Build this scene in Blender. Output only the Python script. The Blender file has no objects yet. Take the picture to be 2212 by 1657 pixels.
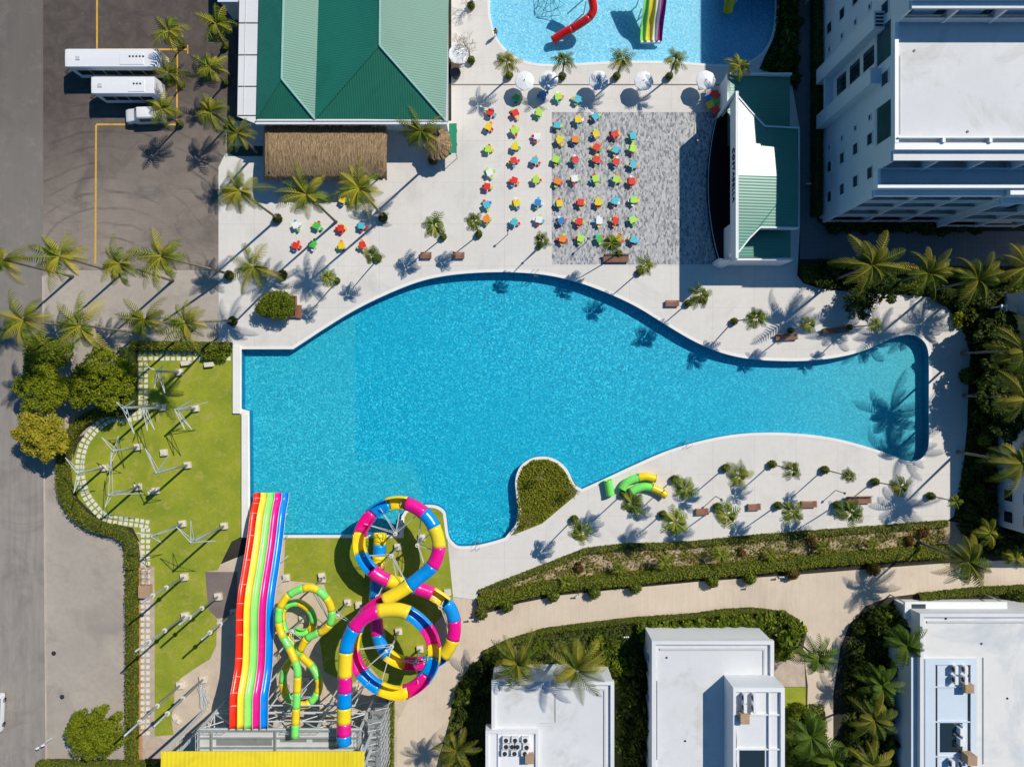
import bpy, math, random
import numpy as np
from mathutils import Vector, Matrix
from mathutils.geometry import tessellate_polygon

# ---------------------------------------------------------------- camera, sky, sun, exposure
H = 88.5            # camera height above the ground, metres
SC = 0.06           # metres on the ground per unit of the plan drawing (plan is 2212 x 1657 units)
CX, CY = 1106.0, 828.5
SUN_EL, SUN_AZ = 46.7, math.degrees(math.atan2(0.749, 0.663))   # azimuth from +Y towards +X
scene = bpy.context.scene
cam_data = bpy.data.cameras.new("camera")
cam_data.lens = 24.0; cam_data.sensor_width = 36.0
cam_data.clip_start = 1.0; cam_data.clip_end = 3000.0
cam = bpy.data.objects.new("camera", cam_data)
cam.location = (0, 0, H); cam.rotation_euler = (0, 0, 0)
scene.collection.objects.link(cam); scene.camera = cam

world = bpy.data.worlds.new("World"); scene.world = world; world.use_nodes = True
wn = world.node_tree.nodes; wl = world.node_tree.links
for n in list(wn): wn.remove(n)
sky = wn.new("ShaderNodeTexSky"); sky.sky_type = 'NISHITA'; sky.sun_disc = False
sky.sun_elevation = math.radians(SUN_EL); sky.sun_rotation = math.radians(SUN_AZ)
sky.air_density = 1.0; sky.dust_density = 0.6; sky.ozone_density = 1.5
bg = wn.new("ShaderNodeBackground"); bg.inputs[1].default_value = 0.068
wo = wn.new("ShaderNodeOutputWorld")
hs = wn.new("ShaderNodeMix"); hs.data_type='RGBA'; hs.blend_type='MULTIPLY'; hs.inputs[0].default_value=1.0; hs.inputs[7].default_value=(.34,.86,1.22,1)
wl.new(sky.outputs[0], hs.inputs[6]); wl.new(hs.outputs[2], bg.inputs[0]); wl.new(bg.outputs[0], wo.inputs[0])

sd = bpy.data.lights.new("sun", 'SUN'); sd.energy = 4.3; sd.angle = math.radians(0.5); sd.color = (1.0, 0.935, 0.835)
sun = bpy.data.objects.new("sun", sd)
ce = math.cos(math.radians(SUN_EL))
sdir = Vector((ce*0.749, ce*0.663, math.sin(math.radians(SUN_EL))))
sun.rotation_euler = sdir.to_track_quat('Z', 'Y').to_euler(); sun.location = (40, 40, 80)
scene.collection.objects.link(sun)
scene.view_settings.view_transform = 'Standard'; scene.view_settings.look = 'None'
scene.view_settings.exposure = 0.0; scene.view_settings.gamma = 1.0
scene.view_settings.use_curve_mapping = False
scene.cycles.max_bounces = 6; scene.cycles.transparent_max_bounces = 12

random.seed(7); rng = np.random.default_rng(11)
COL = scene.collection

# ---------------------------------------------------------------- helpers
def P(x, y, h=0.0):
    s = SC*(1-h/H)
    return Vector(((x-CX)*s, (CY-y)*s, h))
TT = {1:(0,0,.2608),2:(518.4,0,.2608),3:(979.2,0,.2608),4:(1497.6,0,.3233),5:(0,432,.2608),6:(460.8,345.6,.2608),
      7:(1008,345.6,.2608),8:(1578.2,489.6,.2868),9:(0,748.8,.2608),10:(0,1224.6,.2608),11:(460.8,1036.8,.2608),
      12:(345.6,1267.2,.235),13:(921.6,950.4,.2868),14:(1497.6,921.6,.3233),15:(864,1267.2,.2604),16:(1382.4,1267.2,.235),17:(1693.4,1267.2,.235)}
def T(n, u, v):
    a, b, s = TT[n]; return (a+s*u, b+s*v)
def tag(o, label=None, cat=None, group=None, kind=None):
    if label: o["label"] = label
    if cat: o["category"] = cat
    if group: o["group"] = group
    if kind: o["kind"] = kind
    return o
def empty(name, loc, label=None, cat=None, group=None, rz=0):
    o = bpy.data.objects.new(name, None); COL.objects.link(o); o.location = loc; o.rotation_euler = (0,0,rz)
    o.empty_display_size = .3
    return tag(o, label, cat, group)
ORD = ['zeroth','first','second','third','fourth','fifth','sixth','seventh','eighth','ninth','tenth','eleventh','twelfth',
 'thirteenth','fourteenth','fifteenth','sixteenth','seventeenth','eighteenth','nineteenth','twentieth']
NUM = ['zero','one','two','three','four','five','six','seven','eight','nine','ten']

def fastmesh(name, V, F, mats, midx=None, parent=None, loc=None, smooth=False, tone=None, link=True):
    """V (n,3), F (m,4) int quads"""
    me = bpy.data.meshes.new(name)
    V = np.asarray(V, dtype=np.float32); F = np.asarray(F, dtype=np.int32)
    m, k = F.shape
    me.vertices.add(len(V)); me.vertices.foreach_set("co", V.ravel())
    me.loops.add(m*k); me.loops.foreach_set("vertex_index", F.ravel())
    me.polygons.add(m)
    me.polygons.foreach_set("loop_start", np.arange(0, m*k, k, dtype=np.int32))
    me.polygons.foreach_set("loop_total", np.full(m, k, dtype=np.int32))
    if midx is not None: me.polygons.foreach_set("material_index", np.asarray(midx, dtype=np.int32))
    if smooth: me.polygons.foreach_set("use_smooth", np.ones(m, dtype=bool))
    if tone is not None:
        at = me.attributes.new('tone', 'FLOAT', 'FACE'); at.data.foreach_set('value', np.asarray(tone, dtype=np.float32))
    for mt in (mats if isinstance(mats, (list, tuple)) else [mats]): me.materials.append(mt)
    me.update(calc_edges=True); me.validate()
    if not link: return me
    o = bpy.data.objects.new(name, me); COL.objects.link(o)
    if parent: o.parent = parent
    if loc is not None: o.location = loc
    return o

class MB:
    def __init__(s, origin=(0,0,0)):
        s.v=[]; s.f=[]; s.m=[]; s.o=Vector(origin)
    def add(s, vs, fs, m=0):
        b=len(s.v); s.v += [Vector(v) for v in vs]
        s.f += [[b+i for i in f] for f in fs]; s.m += [m]*len(fs); return s
    def box(s, c, sz, rz=0, m=0, rot=None):
        c=Vector(c); hx,hy,hz=sz[0]/2,sz[1]/2,sz[2]/2
        M = rot if rot is not None else Matrix.Rotation(rz,3,'Z')
        vs=[c+M@Vector((x*hx,y*hy,z*hz)) for z in (-1,1) for y in (-1,1) for x in (-1,1)]
        return s.add(vs,[[0,2,3,1],[4,5,7,6],[0,1,5,4],[2,6,7,3],[1,3,7,5],[0,4,6,2]],m)
    def bx(s, x0,x1,y0,y1,z0,z1,m=0):
        return s.box(((x0+x1)/2,(y0+y1)/2,(z0+z1)/2),(abs(x1-x0),abs(y1-y0),abs(z1-z0)),m=m)
    def prism(s, poly, z0, z1, m=0, mt=None):
        n=len(poly)
        area=sum(poly[i][0]*poly[(i+1)%n][1]-poly[(i+1)%n][0]*poly[i][1] for i in range(n))
        if area<0: poly=poly[::-1]
        pb=[Vector((p[0],p[1],z0)) for p in poly]; pt=[Vector((p[0],p[1],z1)) for p in poly]
        s.add(pb+pt,[[i,(i+1)%n,n+(i+1)%n,n+i] for i in range(n)],m)
        tris=tessellate_polygon([[Vector((p[0],p[1],0)) for p in poly]])
        s.add(pt,[list(t) for t in tris],m if mt is None else mt); s.add(pb,[list(t)[::-1] for t in tris],m)
        return s
    def tube(s, pts, r, n=8, m=0, caps=True):
        pts=[Vector(p) for p in pts]; L=len(pts)
        rs = r if isinstance(r,(list,tuple)) else [r]*L
        vs=[]; prev=None
        for i,p in enumerate(pts):
            t=(pts[min(i+1,L-1)]-pts[max(i-1,0)])
            if t.length<1e-9: t=Vector((0,0,1))
            t.normalize()
            if prev is None:
                a=Vector((0,0,1)) if abs(t.z)<.9 else Vector((1,0,0))
                u=t.cross(a).normalized()
            else:
                u=(prev-t*prev.dot(t)).normalized()
            prev=u; w=t.cross(u)
            for k in range(n):
                a=2*math.pi*k/n; vs.append(p+(u*math.cos(a)+w*math.sin(a))*rs[i])
        fs=[[i*n+k,i*n+(k+1)%n,(i+1)*n+(k+1)%n,(i+1)*n+k] for i in range(L-1) for k in range(n)]
        if caps: fs+= [list(range(n))[::-1], [ (L-1)*n+k for k in range(n)]]
        return s.add(vs,fs,m)
    def cyl(s,c,r,h,n=16,m=0,r2=None):
        c=Vector(c); return s.tube([c,c+Vector((0,0,h))],[r,r if r2 is None else r2],n,m)
    def ball(s,c,r,n=12,m=0,sz=1.0):
        c=Vector(c); vs=[];fs=[]; R=n//2
        for i in range(R+1):
            th=math.pi*i/R
            for k in range(n):
                a=2*math.pi*k/n; vs.append(c+Vector((r*math.sin(th)*math.cos(a),r*math.sin(th)*math.sin(a),r*sz*math.cos(th))))
        fs=[[i*n+k,(i+1)*n+k,(i+1)*n+(k+1)%n,i*n+(k+1)%n] for i in range(R) for k in range(n)]
        return s.add(vs,fs,m)
    def build(s,name,mats,parent=None,smooth=False,link=True,bevel=0):
        me=bpy.data.meshes.new(name)
        me.from_pydata([v-s.o for v in s.v],[],s.f)
        for mt in (mats if isinstance(mats,(list,tuple)) else [mats]): me.materials.append(mt)
        me.polygons.foreach_set("material_index",s.m)
        if smooth: me.polygons.foreach_set("use_smooth",[True]*len(s.f))
        me.update()
        if not link: return me
        o=bpy.data.objects.new(name,me); COL.objects.link(o)
        if parent is not None: o.parent=parent
        else: o.location=s.o
        if bevel:
            md=o.modifiers.new('bevel','BEVEL'); md.width=bevel; md.segments=2; md.limit_method='ANGLE'
        return o

def catmull(pts, closed=False, n=8):
    out=[]; L=len(pts); A=[np.array(p,float) for p in pts]
    rngi = range(L) if closed else range(L-1)
    for i in rngi:
        p0=A[(i-1)%L] if (closed or i>0) else 2*A[0]-A[1]
        p1=A[i]; p2=A[(i+1)%L]; p3=A[(i+2)%L] if (closed or i+2<L) else 2*A[-1]-A[-2]
        for k in range(n):
            t=k/n
            out.append(.5*((2*p1)+(-p0+p2)*t+(2*p0-5*p1+4*p2-p3)*t*t+(-p0+3*p1-3*p2+p3)*t**3))
    if not closed: out.append(A[-1])
    return out
def outline(pts, n=5):
    """closed outline; points with a third value are sharp corners"""
    idx=[i for i,p in enumerate(pts) if len(p)>2]
    if not idx: return [tuple(p) for p in catmull([p[:2] for p in pts],True,n)]
    pts=pts[idx[0]:]+pts[:idx[0]]; pts=pts+[pts[0]]; out=[]; span=[pts[0][:2]]
    for p in pts[1:]:
        span.append(p[:2])
        if len(p)>2:
            out += [tuple(q) for q in catmull(span,False,n)][:-1] if len(span)>2 else [tuple(span[0])]
            span=[p[:2]]
    return out
def W(poly): return [P(x,y)[:2] for x,y in poly]
def sheet(name, poly, z, mt, holes=(), label=None, cat=None, kind='structure', depth=0.0):
    loops=[[Vector((x,y,0)) for x,y in poly]]+[[Vector((x,y,0)) for x,y in h] for h in holes]
    tris=tessellate_polygon(loops)
    flat=[v for l in loops for v in l]
    b=MB(); 
    fs=[]
    for t in tris:
        a,bb,c=[flat[i] for i in t]
        if (bb-a).cross(c-a).z<0: t=(t[0],t[2],t[1])
        fs.append(list(t))
    b.add([Vector((v.x,v.y,z)) for v in flat],fs)
    o=b.build(name,mt); tag(o,label,cat,kind=kind); return o
def offset(poly, d):
    n=len(poly); area=sum(poly[i][0]*poly[(i+1)%n][1]-poly[(i+1)%n][0]*poly[i][1] for i in range(n)); sg=1 if area>0 else -1
    out=[]
    for i in range(n):
        a=np.array(poly[i-1]); b=np.array(poly[i]); c=np.array(poly[(i+1)%n])
        t1=(b-a)/(np.linalg.norm(b-a)+1e-9); t2=(c-b)/(np.linalg.norm(c-b)+1e-9)
        n1=np.array([t1[1],-t1[0]])*sg; n2=np.array([t2[1],-t2[0]])*sg
        nn=n1+n2; l=np.linalg.norm(nn)
        nn=nn/l if l>1e-6 else n1
        k=1/max(.6,float(nn@n1)); out.append(tuple(b+nn*d*k))
    return out
def inpoly(x,y,poly):
    c=False; n=len(poly); j=n-1
    for i in range(n):
        if (poly[i][1]>y)!=(poly[j][1]>y) and x<(poly[j][0]-poly[i][0])*(y-poly[i][1])/(poly[j][1]-poly[i][1])+poly[i][0]: c=not c
        j=i
    return c

# ---------------------------------------------------------------- materials
def srgb(r,g,b): return tuple(((c/255)/12.92 if c/255<=.04045 else ((c/255+.055)/1.055)**2.4) for c in (r,g,b))
def base(name):
    m=bpy.data.materials.new(name); m.use_nodes=True; nt=m.node_tree
    return m,nt,nt.nodes["Principled BSDF"]
def math_node(nt,op,a,b=None,clamp=False):
    n=nt.nodes.new("ShaderNodeMath"); n.operation=op; n.use_clamp=clamp
    for i,x in enumerate((a,b)):
        if x is None: continue
        if isinstance(x,(int,float)): n.inputs[i].default_value=x
        else: nt.links.new(x,n.inputs[i])
    return n.outputs[0]
def mixc(nt,f,a,b,mode='MIX'):
    n=nt.nodes.new("ShaderNodeMix"); n.data_type='RGBA'; n.blend_type=mode; n.clamp_factor=True
    for i,x in ((0,f),(6,a),(7,b)):
        if isinstance(x,(int,float)): n.inputs[i].default_value=x
        elif isinstance(x,tuple): n.inputs[i].default_value=(*x[:3],1)
        else: nt.links.new(x,n.inputs[i])
    return n.outputs[2]
def noise(nt,scale,detail=3,rough=.6,coord=None,dist=0):
    n=nt.nodes.new("ShaderNodeTexNoise"); n.inputs['Scale'].default_value=scale; n.inputs['Detail'].default_value=detail
    n.inputs['Roughness'].default_value=rough; n.inputs['Distortion'].default_value=dist
    if coord is None:
        g=nt.nodes.new("ShaderNodeNewGeometry"); coord=g.outputs['Position']
    nt.links.new(coord,n.inputs['Vector']); return n.outputs[0]
def ramp(nt,f,lo,hi):
    n=nt.nodes.new("ShaderNodeMapRange"); n.inputs[1].default_value=lo; n.inputs[2].default_value=hi
    nt.links.new(f,n.inputs[0]); return n.outputs[0]
def scaled(nt,sx,sy,sz):
    g=nt.nodes.new("ShaderNodeNewGeometry"); v=nt.nodes.new("ShaderNodeVectorMath"); v.operation='MULTIPLY'
    v.inputs[1].default_value=(sx,sy,sz); nt.links.new(g.outputs['Position'],v.inputs[0]); return v.outputs[0]
def mat(name,col,rough=.6,var=.12,s1=.25,s2=2.5,spec=.4,metal=0,bump=0,bs=12,col2=None,stain=None,stain_s=.08,fine=0):
    m,nt,b=base(name)
    col2 = col2 or tuple(c*(1-var) for c in col); hi=tuple(min(1,c*(1+var)) for c in col)
    f=noise(nt,s1,4,.6); c=mixc(nt,ramp(nt,f,.3,.7),col2,hi)
    f2=noise(nt,s2,3,.7); c=mixc(nt,math_node(nt,'MULTIPLY',ramp(nt,f2,.35,.7),.45),c,tuple(x*(1-var*1.5) for x in col))
    if stain:
        f3=noise(nt,stain_s,5,.7,dist=.6); c=mixc(nt,ramp(nt,f3,.52,.68),c,stain)
    if fine:
        f4=noise(nt,9,2,.8); c=mixc(nt,math_node(nt,'MULTIPLY',ramp(nt,f4,.3,.75),fine),c,tuple(x*.45 for x in col))
    nt.links.new(c,b.inputs['Base Color'])
    b.inputs['Roughness'].default_value=rough; b.inputs['Specular IOR Level'].default_value=spec; b.inputs['Metallic'].default_value=metal
    if bump:
        bn=nt.nodes.new("ShaderNodeBump"); bn.inputs['Strength'].default_value=bump; bn.inputs['Distance'].default_value=.05
        nt.links.new(noise(nt,bs,3,.6),bn.inputs['Height']); nt.links.new(bn.outputs[0],b.inputs['Normal'])
    return m
def leafmat(name,c1,c2,c3=None,trans=.25):
    m,nt,b=base(name)
    g=nt.nodes.new("ShaderNodeNewGeometry"); oi=nt.nodes.new("ShaderNodeObjectInfo")
    a=nt.nodes.new("ShaderNodeAttribute"); a.attribute_name='tone'
    c=mixc(nt,g.outputs['Random Per Island'],c1,c2)
    if c3: c=mixc(nt,math_node(nt,'MULTIPLY',a.outputs['Fac'],1.0,True),c,c3)
    c=mixc(nt,math_node(nt,'MULTIPLY',oi.outputs['Random'],.45),c,tuple(x*.55 for x in c1))
    nt.links.new(c,b.inputs['Base Color']); b.inputs['Roughness'].default_value=.6; b.inputs['Specular IOR Level'].default_value=.18
    tr=nt.nodes.new("ShaderNodeBsdfTranslucent"); nt.links.new(c,tr.inputs[0])
    mx=nt.nodes.new("ShaderNodeMixShader"); mx.inputs[0].default_value=trans
    nt.links.new(b.outputs[0],mx.inputs[1]); nt.links.new(tr.outputs[0],mx.inputs[2])
    nt.links.new(mx.outputs[0],nt.nodes["Material Output"].inputs[0]); return m
def grid(nt,c,sx,sy,lw,col,amt,rotz=0):
    """thin joint lines every sx, sy metres"""
    g=nt.nodes.new("ShaderNodeNewGeometry"); rt=nt.nodes.new("ShaderNodeVectorRotate"); rt.rotation_type='Z_AXIS'
    rt.inputs['Angle'].default_value=rotz; nt.links.new(g.outputs['Position'],rt.inputs['Vector'])
    sp=nt.nodes.new("ShaderNodeSeparateXYZ"); nt.links.new(rt.outputs[0],sp.inputs[0])
    fac=None
    for i,s in ((0,sx),(1,sy)):
        if not s: continue
        q=math_node(nt,'FRACT',math_node(nt,'DIVIDE',math_node(nt,'ADD',sp.outputs[i],1000.0),s))
        l=math_node(nt,'LESS_THAN',q,lw/s)
        fac=l if fac is None else math_node(nt,'MAXIMUM',fac,l)
    return mixc(nt,math_node(nt,'MULTIPLY',fac,amt),c,col)
def bc(m): 
    nt=m.node_tree; b=nt.nodes["Principled BSDF"]; return nt,b,b.inputs['Base Color'].links[0].from_socket

M={}
M['soil']=mat('soil',(.13,.10,.07),.95,.3,.3,3,stain=(.06,.06,.03),stain_s=.5)
M['darksoil']=mat('dark_soil',(.035,.033,.022),.95,.3,.3,3)
M['sand']=mat('sand',(.60,.49,.37),.95,.12,.25,2.5,stain=(.47,.38,.29),stain_s=.35,fine=.12)
M['grass']=mat('grass',(.36,.385,.028),.95,.22,.22,1.6,col2=(.20,.285,.018),stain=(.46,.40,.09),stain_s=.8,bump=.9,bs=25,fine=.55)
M['islandgrass']=mat('island_grass',(.22,.21,.02),.95,.3,.5,5,col2=(.12,.14,.015),bump=1,bs=18,fine=.5)
M['bed']=mat('bed_soil',(.50,.37,.25),.95,.25,.35,4,stain=(.20,.19,.06),stain_s=.5,fine=.35)
# plaza
m=mat('plaza_pavement',(.70,.665,.615),.75,.06,.12,1.2,stain=(.60,.57,.535),stain_s=.13,fine=.10); M['plaza']=m
nt,b,c=bc(m); c=grid(nt,c,.9,.9,.03,(.5,.48,.45),.28); c=grid(nt,c,5.4,5.4,.06,(.45,.43,.4),.4); nt.links.new(c,b.inputs['Base Color'])
m=mat('grey_pavers',(.33,.33,.335),.8,.25,.3,4,fine=.0); M['pavers']=m
nt,b,c=bc(m)
vn=nt.nodes.new("ShaderNodeTexVoronoi"); vn.inputs['Scale'].default_value=1.0; vn.distance='CHEBYCHEV'
nt.links.new(scaled(nt,5.5,2.6,1),vn.inputs['Vector']); sp=nt.nodes.new("ShaderNodeSeparateColor"); nt.links.new(vn.outputs['Color'],sp.inputs[0])
c=mixc(nt,sp.outputs[0],c,(.55,.54,.53)); c=mixc(nt,math_node(nt,'GREATER_THAN',sp.outputs[1],.8),c,(.20,.21,.23))
nt.links.new(c,b.inputs['Base Color'])
# sandy concrete path with cross grooves
m=mat('path_concrete',(.64,.53,.41),.85,.08,.15,1.5,stain=(.52,.42,.32),stain_s=.12,fine=.08); M['path']=m
nt,b,c=bc(m); f=noise(nt,1,3,.7,coord=scaled(nt,2.6,.22,1)); c=mixc(nt,math_node(nt,'MULTIPLY',ramp(nt,f,.45,.75),.45),c,(.70,.60,.47)); 
c=grid(nt,c,1.1,0,.05,(.42,.34,.25),.25); nt.links.new(c,b.inputs['Base Color'])
m=mat('grey_path',(.17,.165,.17),.85,.15,.3,3); M['gpath']=m
nt,b,c=bc(m); c=grid(nt,c,.6,.6,.04,(.09,.09,.09),.5); nt.links.new(c,b.inputs['Base Color'])
# asphalt with long weathering: darker to the north, paler to the south
m,nt,b=base('car_park_asphalt'); M['asphalt']=m
g=nt.nodes.new("ShaderNodeNewGeometry"); sp=nt.nodes.new("ShaderNodeSeparateXYZ"); nt.links.new(g.outputs['Position'],sp.inputs[0])
f=noise(nt,.06,5,.65); yy=math_node(nt,'ADD',math_node(nt,'MULTIPLY',sp.outputs[1],-.030),math_node(nt,'MULTIPLY',f,1.1))
c=mixc(nt,ramp(nt,yy,-.62,.30),(.070,.054,.046),(.37,.31,.255))
f=noise(nt,.5,5,.7,dist=.5); c=mixc(nt,math_node(nt,'MULTIPLY',ramp(nt,f,.4,.75),.5),c,(.19,.15,.122))
f=noise(nt,.16,6,.75,dist=1.2); c=mixc(nt,math_node(nt,'MULTIPLY',ramp(nt,f,.5,.66),.5),c,(.065,.054,.048))
f=noise(nt,1.7,3,.8); c=mixc(nt,math_node(nt,'MULTIPLY',ramp(nt,f,.66,.72),.5),c,(.38,.34,.3))
wv=nt.nodes.new("ShaderNodeTexWave"); wv.wave_type='RINGS'; wv.rings_direction='Z'; wv.inputs['Scale'].default_value=.16; wv.inputs['Distortion'].default_value=3.0; wv.inputs['Detail'].default_value=2
vv=nt.nodes.new("ShaderNodeVectorMath"); vv.operation='ADD'; vv.inputs[1].default_value=(52,-12,0); nt.links.new(g.outputs['Position'],vv.inputs[0]); nt.links.new(vv.outputs[0],wv.inputs['Vector'])
f=ramp(nt,wv.outputs['Fac'],.88,1.0); f2=noise(nt,.12,2); f=math_node(nt,'MULTIPLY',math_node(nt,'MULTIPLY',f,ramp(nt,f2,.42,.58)),.6); c=mixc(nt,f,c,(.06,.055,.055))
f=noise(nt,1,3,.7,coord=scaled(nt,.35,5,1)); c=mixc(nt,math_node(nt,'MULTIPLY',ramp(nt,f,.5,.8),.35),c,(.10,.085,.08))
nt.links.new(c,b.inputs['Base Color']); b.inputs['Roughness'].default_value=.9
m,nt,b=base('road_asphalt'); M['road']=m
g=nt.nodes.new("ShaderNodeNewGeometry"); sp=nt.nodes.new("ShaderNodeSeparateXYZ"); nt.links.new(g.outputs['Position'],sp.inputs[0])
f=noise(nt,.05,5,.65); yy=math_node(nt,'ADD',math_node(nt,'MULTIPLY',sp.outputs[1],-.02),math_node(nt,'MULTIPLY',f,.9))
c=mixc(nt,ramp(nt,yy,-.4,.7),(.135,.12,.105),(.31,.275,.24))
f=noise(nt,1,5,.7,coord=scaled(nt,1.3,.12,1)); c=mixc(nt,math_node(nt,'MULTIPLY',ramp(nt,f,.4,.75),.6),c,(.165,.148,.132))
f=noise(nt,.4,4,.7); c=mixc(nt,math_node(nt,'MULTIPLY',ramp(nt,f,.55,.8),.4),c,(.33,.29,.25))
f=noise(nt,.13,6,.75,dist=1.0); c=mixc(nt,math_node(nt,'MULTIPLY',ramp(nt,f,.5,.68),.45),c,(.11,.10,.09))
nt.links.new(c,b.inputs['Base Color']); b.inputs['Roughness'].default_value=.9
M['apron']=mat('concrete_apron',(.43,.375,.315),.9,.15,.12,1.5,stain=(.32,.28,.24),stain_s=.2,fine=.2)
M['line']=mat('yellow_paint',(.72,.40,.035),.7,.2,1,6,stain=(.45,.3,.1),stain_s=1.2)
M['kerb']=mat('kerb_concrete',(.50,.44,.36),.9,.15,.5,4)
M['slab']=mat('brown_slab',(.20,.16,.145),.9,.2,.3,3)
M['footing']=mat('footing_concrete',(.70,.63,.52),.9,.12,1,6)
M['stone']=mat('stepping_stone',(.70,.68,.58),.85,.08,1,6)
M['brickedge']=mat('brick_strip',(.50,.27,.12),.9,.2,1,6)
M['pebble']=mat('pinkish_gravel',(.55,.44,.35),.95,.2,1,8,fine=.4)
M['coping']=mat('pool_coping',(.80,.775,.72),.6,.05,.5,4)
M['white']=mat('white_paint',(.77,.775,.78),.5,.03,.2,2)
M['roofwhite']=mat('roof_screed',(.68,.685,.685),.8,.06,.12,1.2,stain=(.55,.54,.51),stain_s=.17,fine=.08)
M['roofwarm']=mat('patched_roof',(.74,.72,.68),.8,.05,.1,1.0,stain=(.52,.56,.58),stain_s=.09,fine=.08)
M['wallwhite']=mat('white_render',(.70,.71,.715),.8,.05,.15,2)
M['paleblue']=mat('pale_blue_paint',(.60,.68,.75),.7,.05,.2,2)
M['greywhite']=mat('painted_steel',(.55,.57,.58),.5,.08,.5,4)
M['steel']=mat('galvanised_steel',(.42,.45,.45),.45,.12,1,8,metal=.5)
M['dark']=mat('dark_metal',(.035,.035,.04),.5,.1,1,5)
M['glass'],nt,b=base('window_glass'); b.inputs['Base Color'].default_value=(.02,.035,.045,1); b.inputs['Roughness'].default_value=.12; b.inputs['Specular IOR Level'].default_value=.8
M['blackfloor'],nt,b=base('black_stage_floor'); b.inputs['Base Color'].default_value=(.006,.006,.009,1); b.inputs['Roughness'].default_value=.6; b.inputs['Specular IOR Level'].default_value=.2
M['wood']=mat('brown_timber',(.30,.13,.075),.6,.25,1,8)
M['tan']=mat('tan_box',(.42,.28,.17),.8,.15,1,8)
M['bark']=mat('palm_bark',(.22,.18,.13),.9,.3,1,8)
M['darkbark']=mat('dark_bark',(.09,.07,.05),.9,.3,1,8)
def roofmat(name,col,axis,rough=.50,pitch=.30,bs_=.22):
    m=mat(name,col,rough,.08,.15,1.5,spec=.6,stain=tuple(x*.8 for x in col),stain_s=.12)
    nt,b,c=bc(m); g=nt.nodes.new("ShaderNodeNewGeometry"); sp=nt.nodes.new("ShaderNodeSeparateXYZ"); nt.links.new(g.outputs['Position'],sp.inputs[0])
    w=math_node(nt,'SINE',math_node(nt,'MULTIPLY',sp.outputs[axis],2*math.pi/pitch))
    bn=nt.nodes.new("ShaderNodeBump"); bn.inputs['Strength'].default_value=bs_; bn.inputs['Distance'].default_value=.03
    nt.links.new(w,bn.inputs['Height']); nt.links.new(bn.outputs[0],b.inputs['Normal'])
    c=mixc(nt,math_node(nt,'MULTIPLY',ramp(nt,w,.6,1),.22),c,tuple(min(1,x*1.6+.02) for x in col)); nt.links.new(c,b.inputs['Base Color'])
    return m
GREEN=(.012,.17,.115)
M['roof_ns']=roofmat('green_metal_roof_ribs_across',GREEN,1)     # ribs run east-west
M['roof_ew']=roofmat('green_metal_roof_ribs_down',(.010,.15,.09),0)
M['roof_stage']=roofmat('green_stage_roof',(.02,.20,.14),1,.34,.36,.10)
M['yroof']=roofmat('yellow_metal_roof',(.86,.66,.02),0,.4,.5)
M['ridge']=mat('ridge_cap',(.30,.52,.44),.4,.08,1,5)
M['thatch']=mat('thatch',(.36,.235,.115),.95,.3,.5,4)
nt,b,c=bc(M['thatch']); f=noise(nt,1,5,.85,coord=scaled(nt,9,1.2,1.2)); c=mixc(nt,ramp(nt,f,.38,.68),(.12,.07,.03),(.62,.43,.24)); nt.links.new(c,b.inputs['Base Color'])
bn=nt.nodes.new("ShaderNodeBump"); bn.inputs['Strength'].default_value=1; bn.inputs['Distance'].default_value=.2; nt.links.new(f,bn.inputs['Height']); nt.links.new(bn.outputs[0],b.inputs['Normal'])
# plastics
def plastic(name,col,rough=.25): 
    m=mat(name,col,rough,.09,.35,3,spec=.5,stain=tuple(c*.86+.03 for c in col),stain_s=.45); return m
PC={'red':(.75,.035,.02),'yellow':(.85,.60,.02),'lime':(.45,.75,.08),'green':(.07,.50,.08),'cyan':(.08,.50,.62),'blue':(.03,.22,.55),'white':(.82,.82,.80),'orange':(.85,.25,.03)}
for k,v in PC.items(): M['p_'+k]=plastic(k+'_plastic',v,.35)
M['s_yellow']=plastic('flume_yellow',(.90,.66,.015)); M['s_blue']=plastic('flume_blue',(.0,.27,.72)); M['s_magenta']=plastic('flume_magenta',(.82,.005,.26))
M['s_green']=plastic('flume_green',(.20,.78,.13)); M['s_yel2']=plastic('small_flume_yellow',(.88,.62,.01))
M['l_red']=plastic('lane_red',(.88,.035,.008)); M['l_yellow']=plastic('lane_yellow',(.93,.77,.05)); M['l_green']=plastic('lane_green',(.30,.80,.16)); M['l_magenta']=plastic('lane_magenta',(.83,.01,.27)); M['l_blue']=plastic('lane_blue',(.0,.25,.80))
M['s_red']=plastic('tube_red',(.75,.012,.008)); M['l_purple']=plastic('lane_purple',(.28,.015,.20))
M['l_white']=plastic('lane_white',(.85,.80,.76))
# foliage
M['palm']=leafmat('palm_leaf',(.020,.058,.004),(.20,.26,.012),(.46,.37,.035),.14)
M['palmdark']=leafmat('dark_palm_leaf',(.014,.040,.004),(.12,.165,.010),(.38,.32,.035),.14)
M['palmyoung']=leafmat('young_palm_leaf',(.022,.062,.005),(.17,.24,.014),(.36,.35,.04),.14)
M['palmfeather']=leafmat('feather_palm_leaf',(.02,.06,.006),(.11,.19,.015),(.18,.24,.02))
M['leaf']=leafmat('tree_leaf',(.09,.15,.005),(.35,.39,.012),(.46,.43,.02))
M['leafyellow']=leafmat('yellowish_tree_leaf',(.22,.20,.012),(.50,.44,.035),(.52,.44,.04))
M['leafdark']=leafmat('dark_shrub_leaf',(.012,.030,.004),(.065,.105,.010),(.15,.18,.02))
M['leafmid']=leafmat('shrub_leaf',(.04,.085,.006),(.20,.26,.012),(.34,.36,.03))
M['hedge']=leafmat('hedge_leaf',(.07,.11,.007),(.27,.31,.015),(.34,.30,.03))
M['hedgebronze']=leafmat('bronze_tipped_hedge_leaf',(.08,.13,.008),(.29,.34,.016),(.42,.27,.03))
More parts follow.
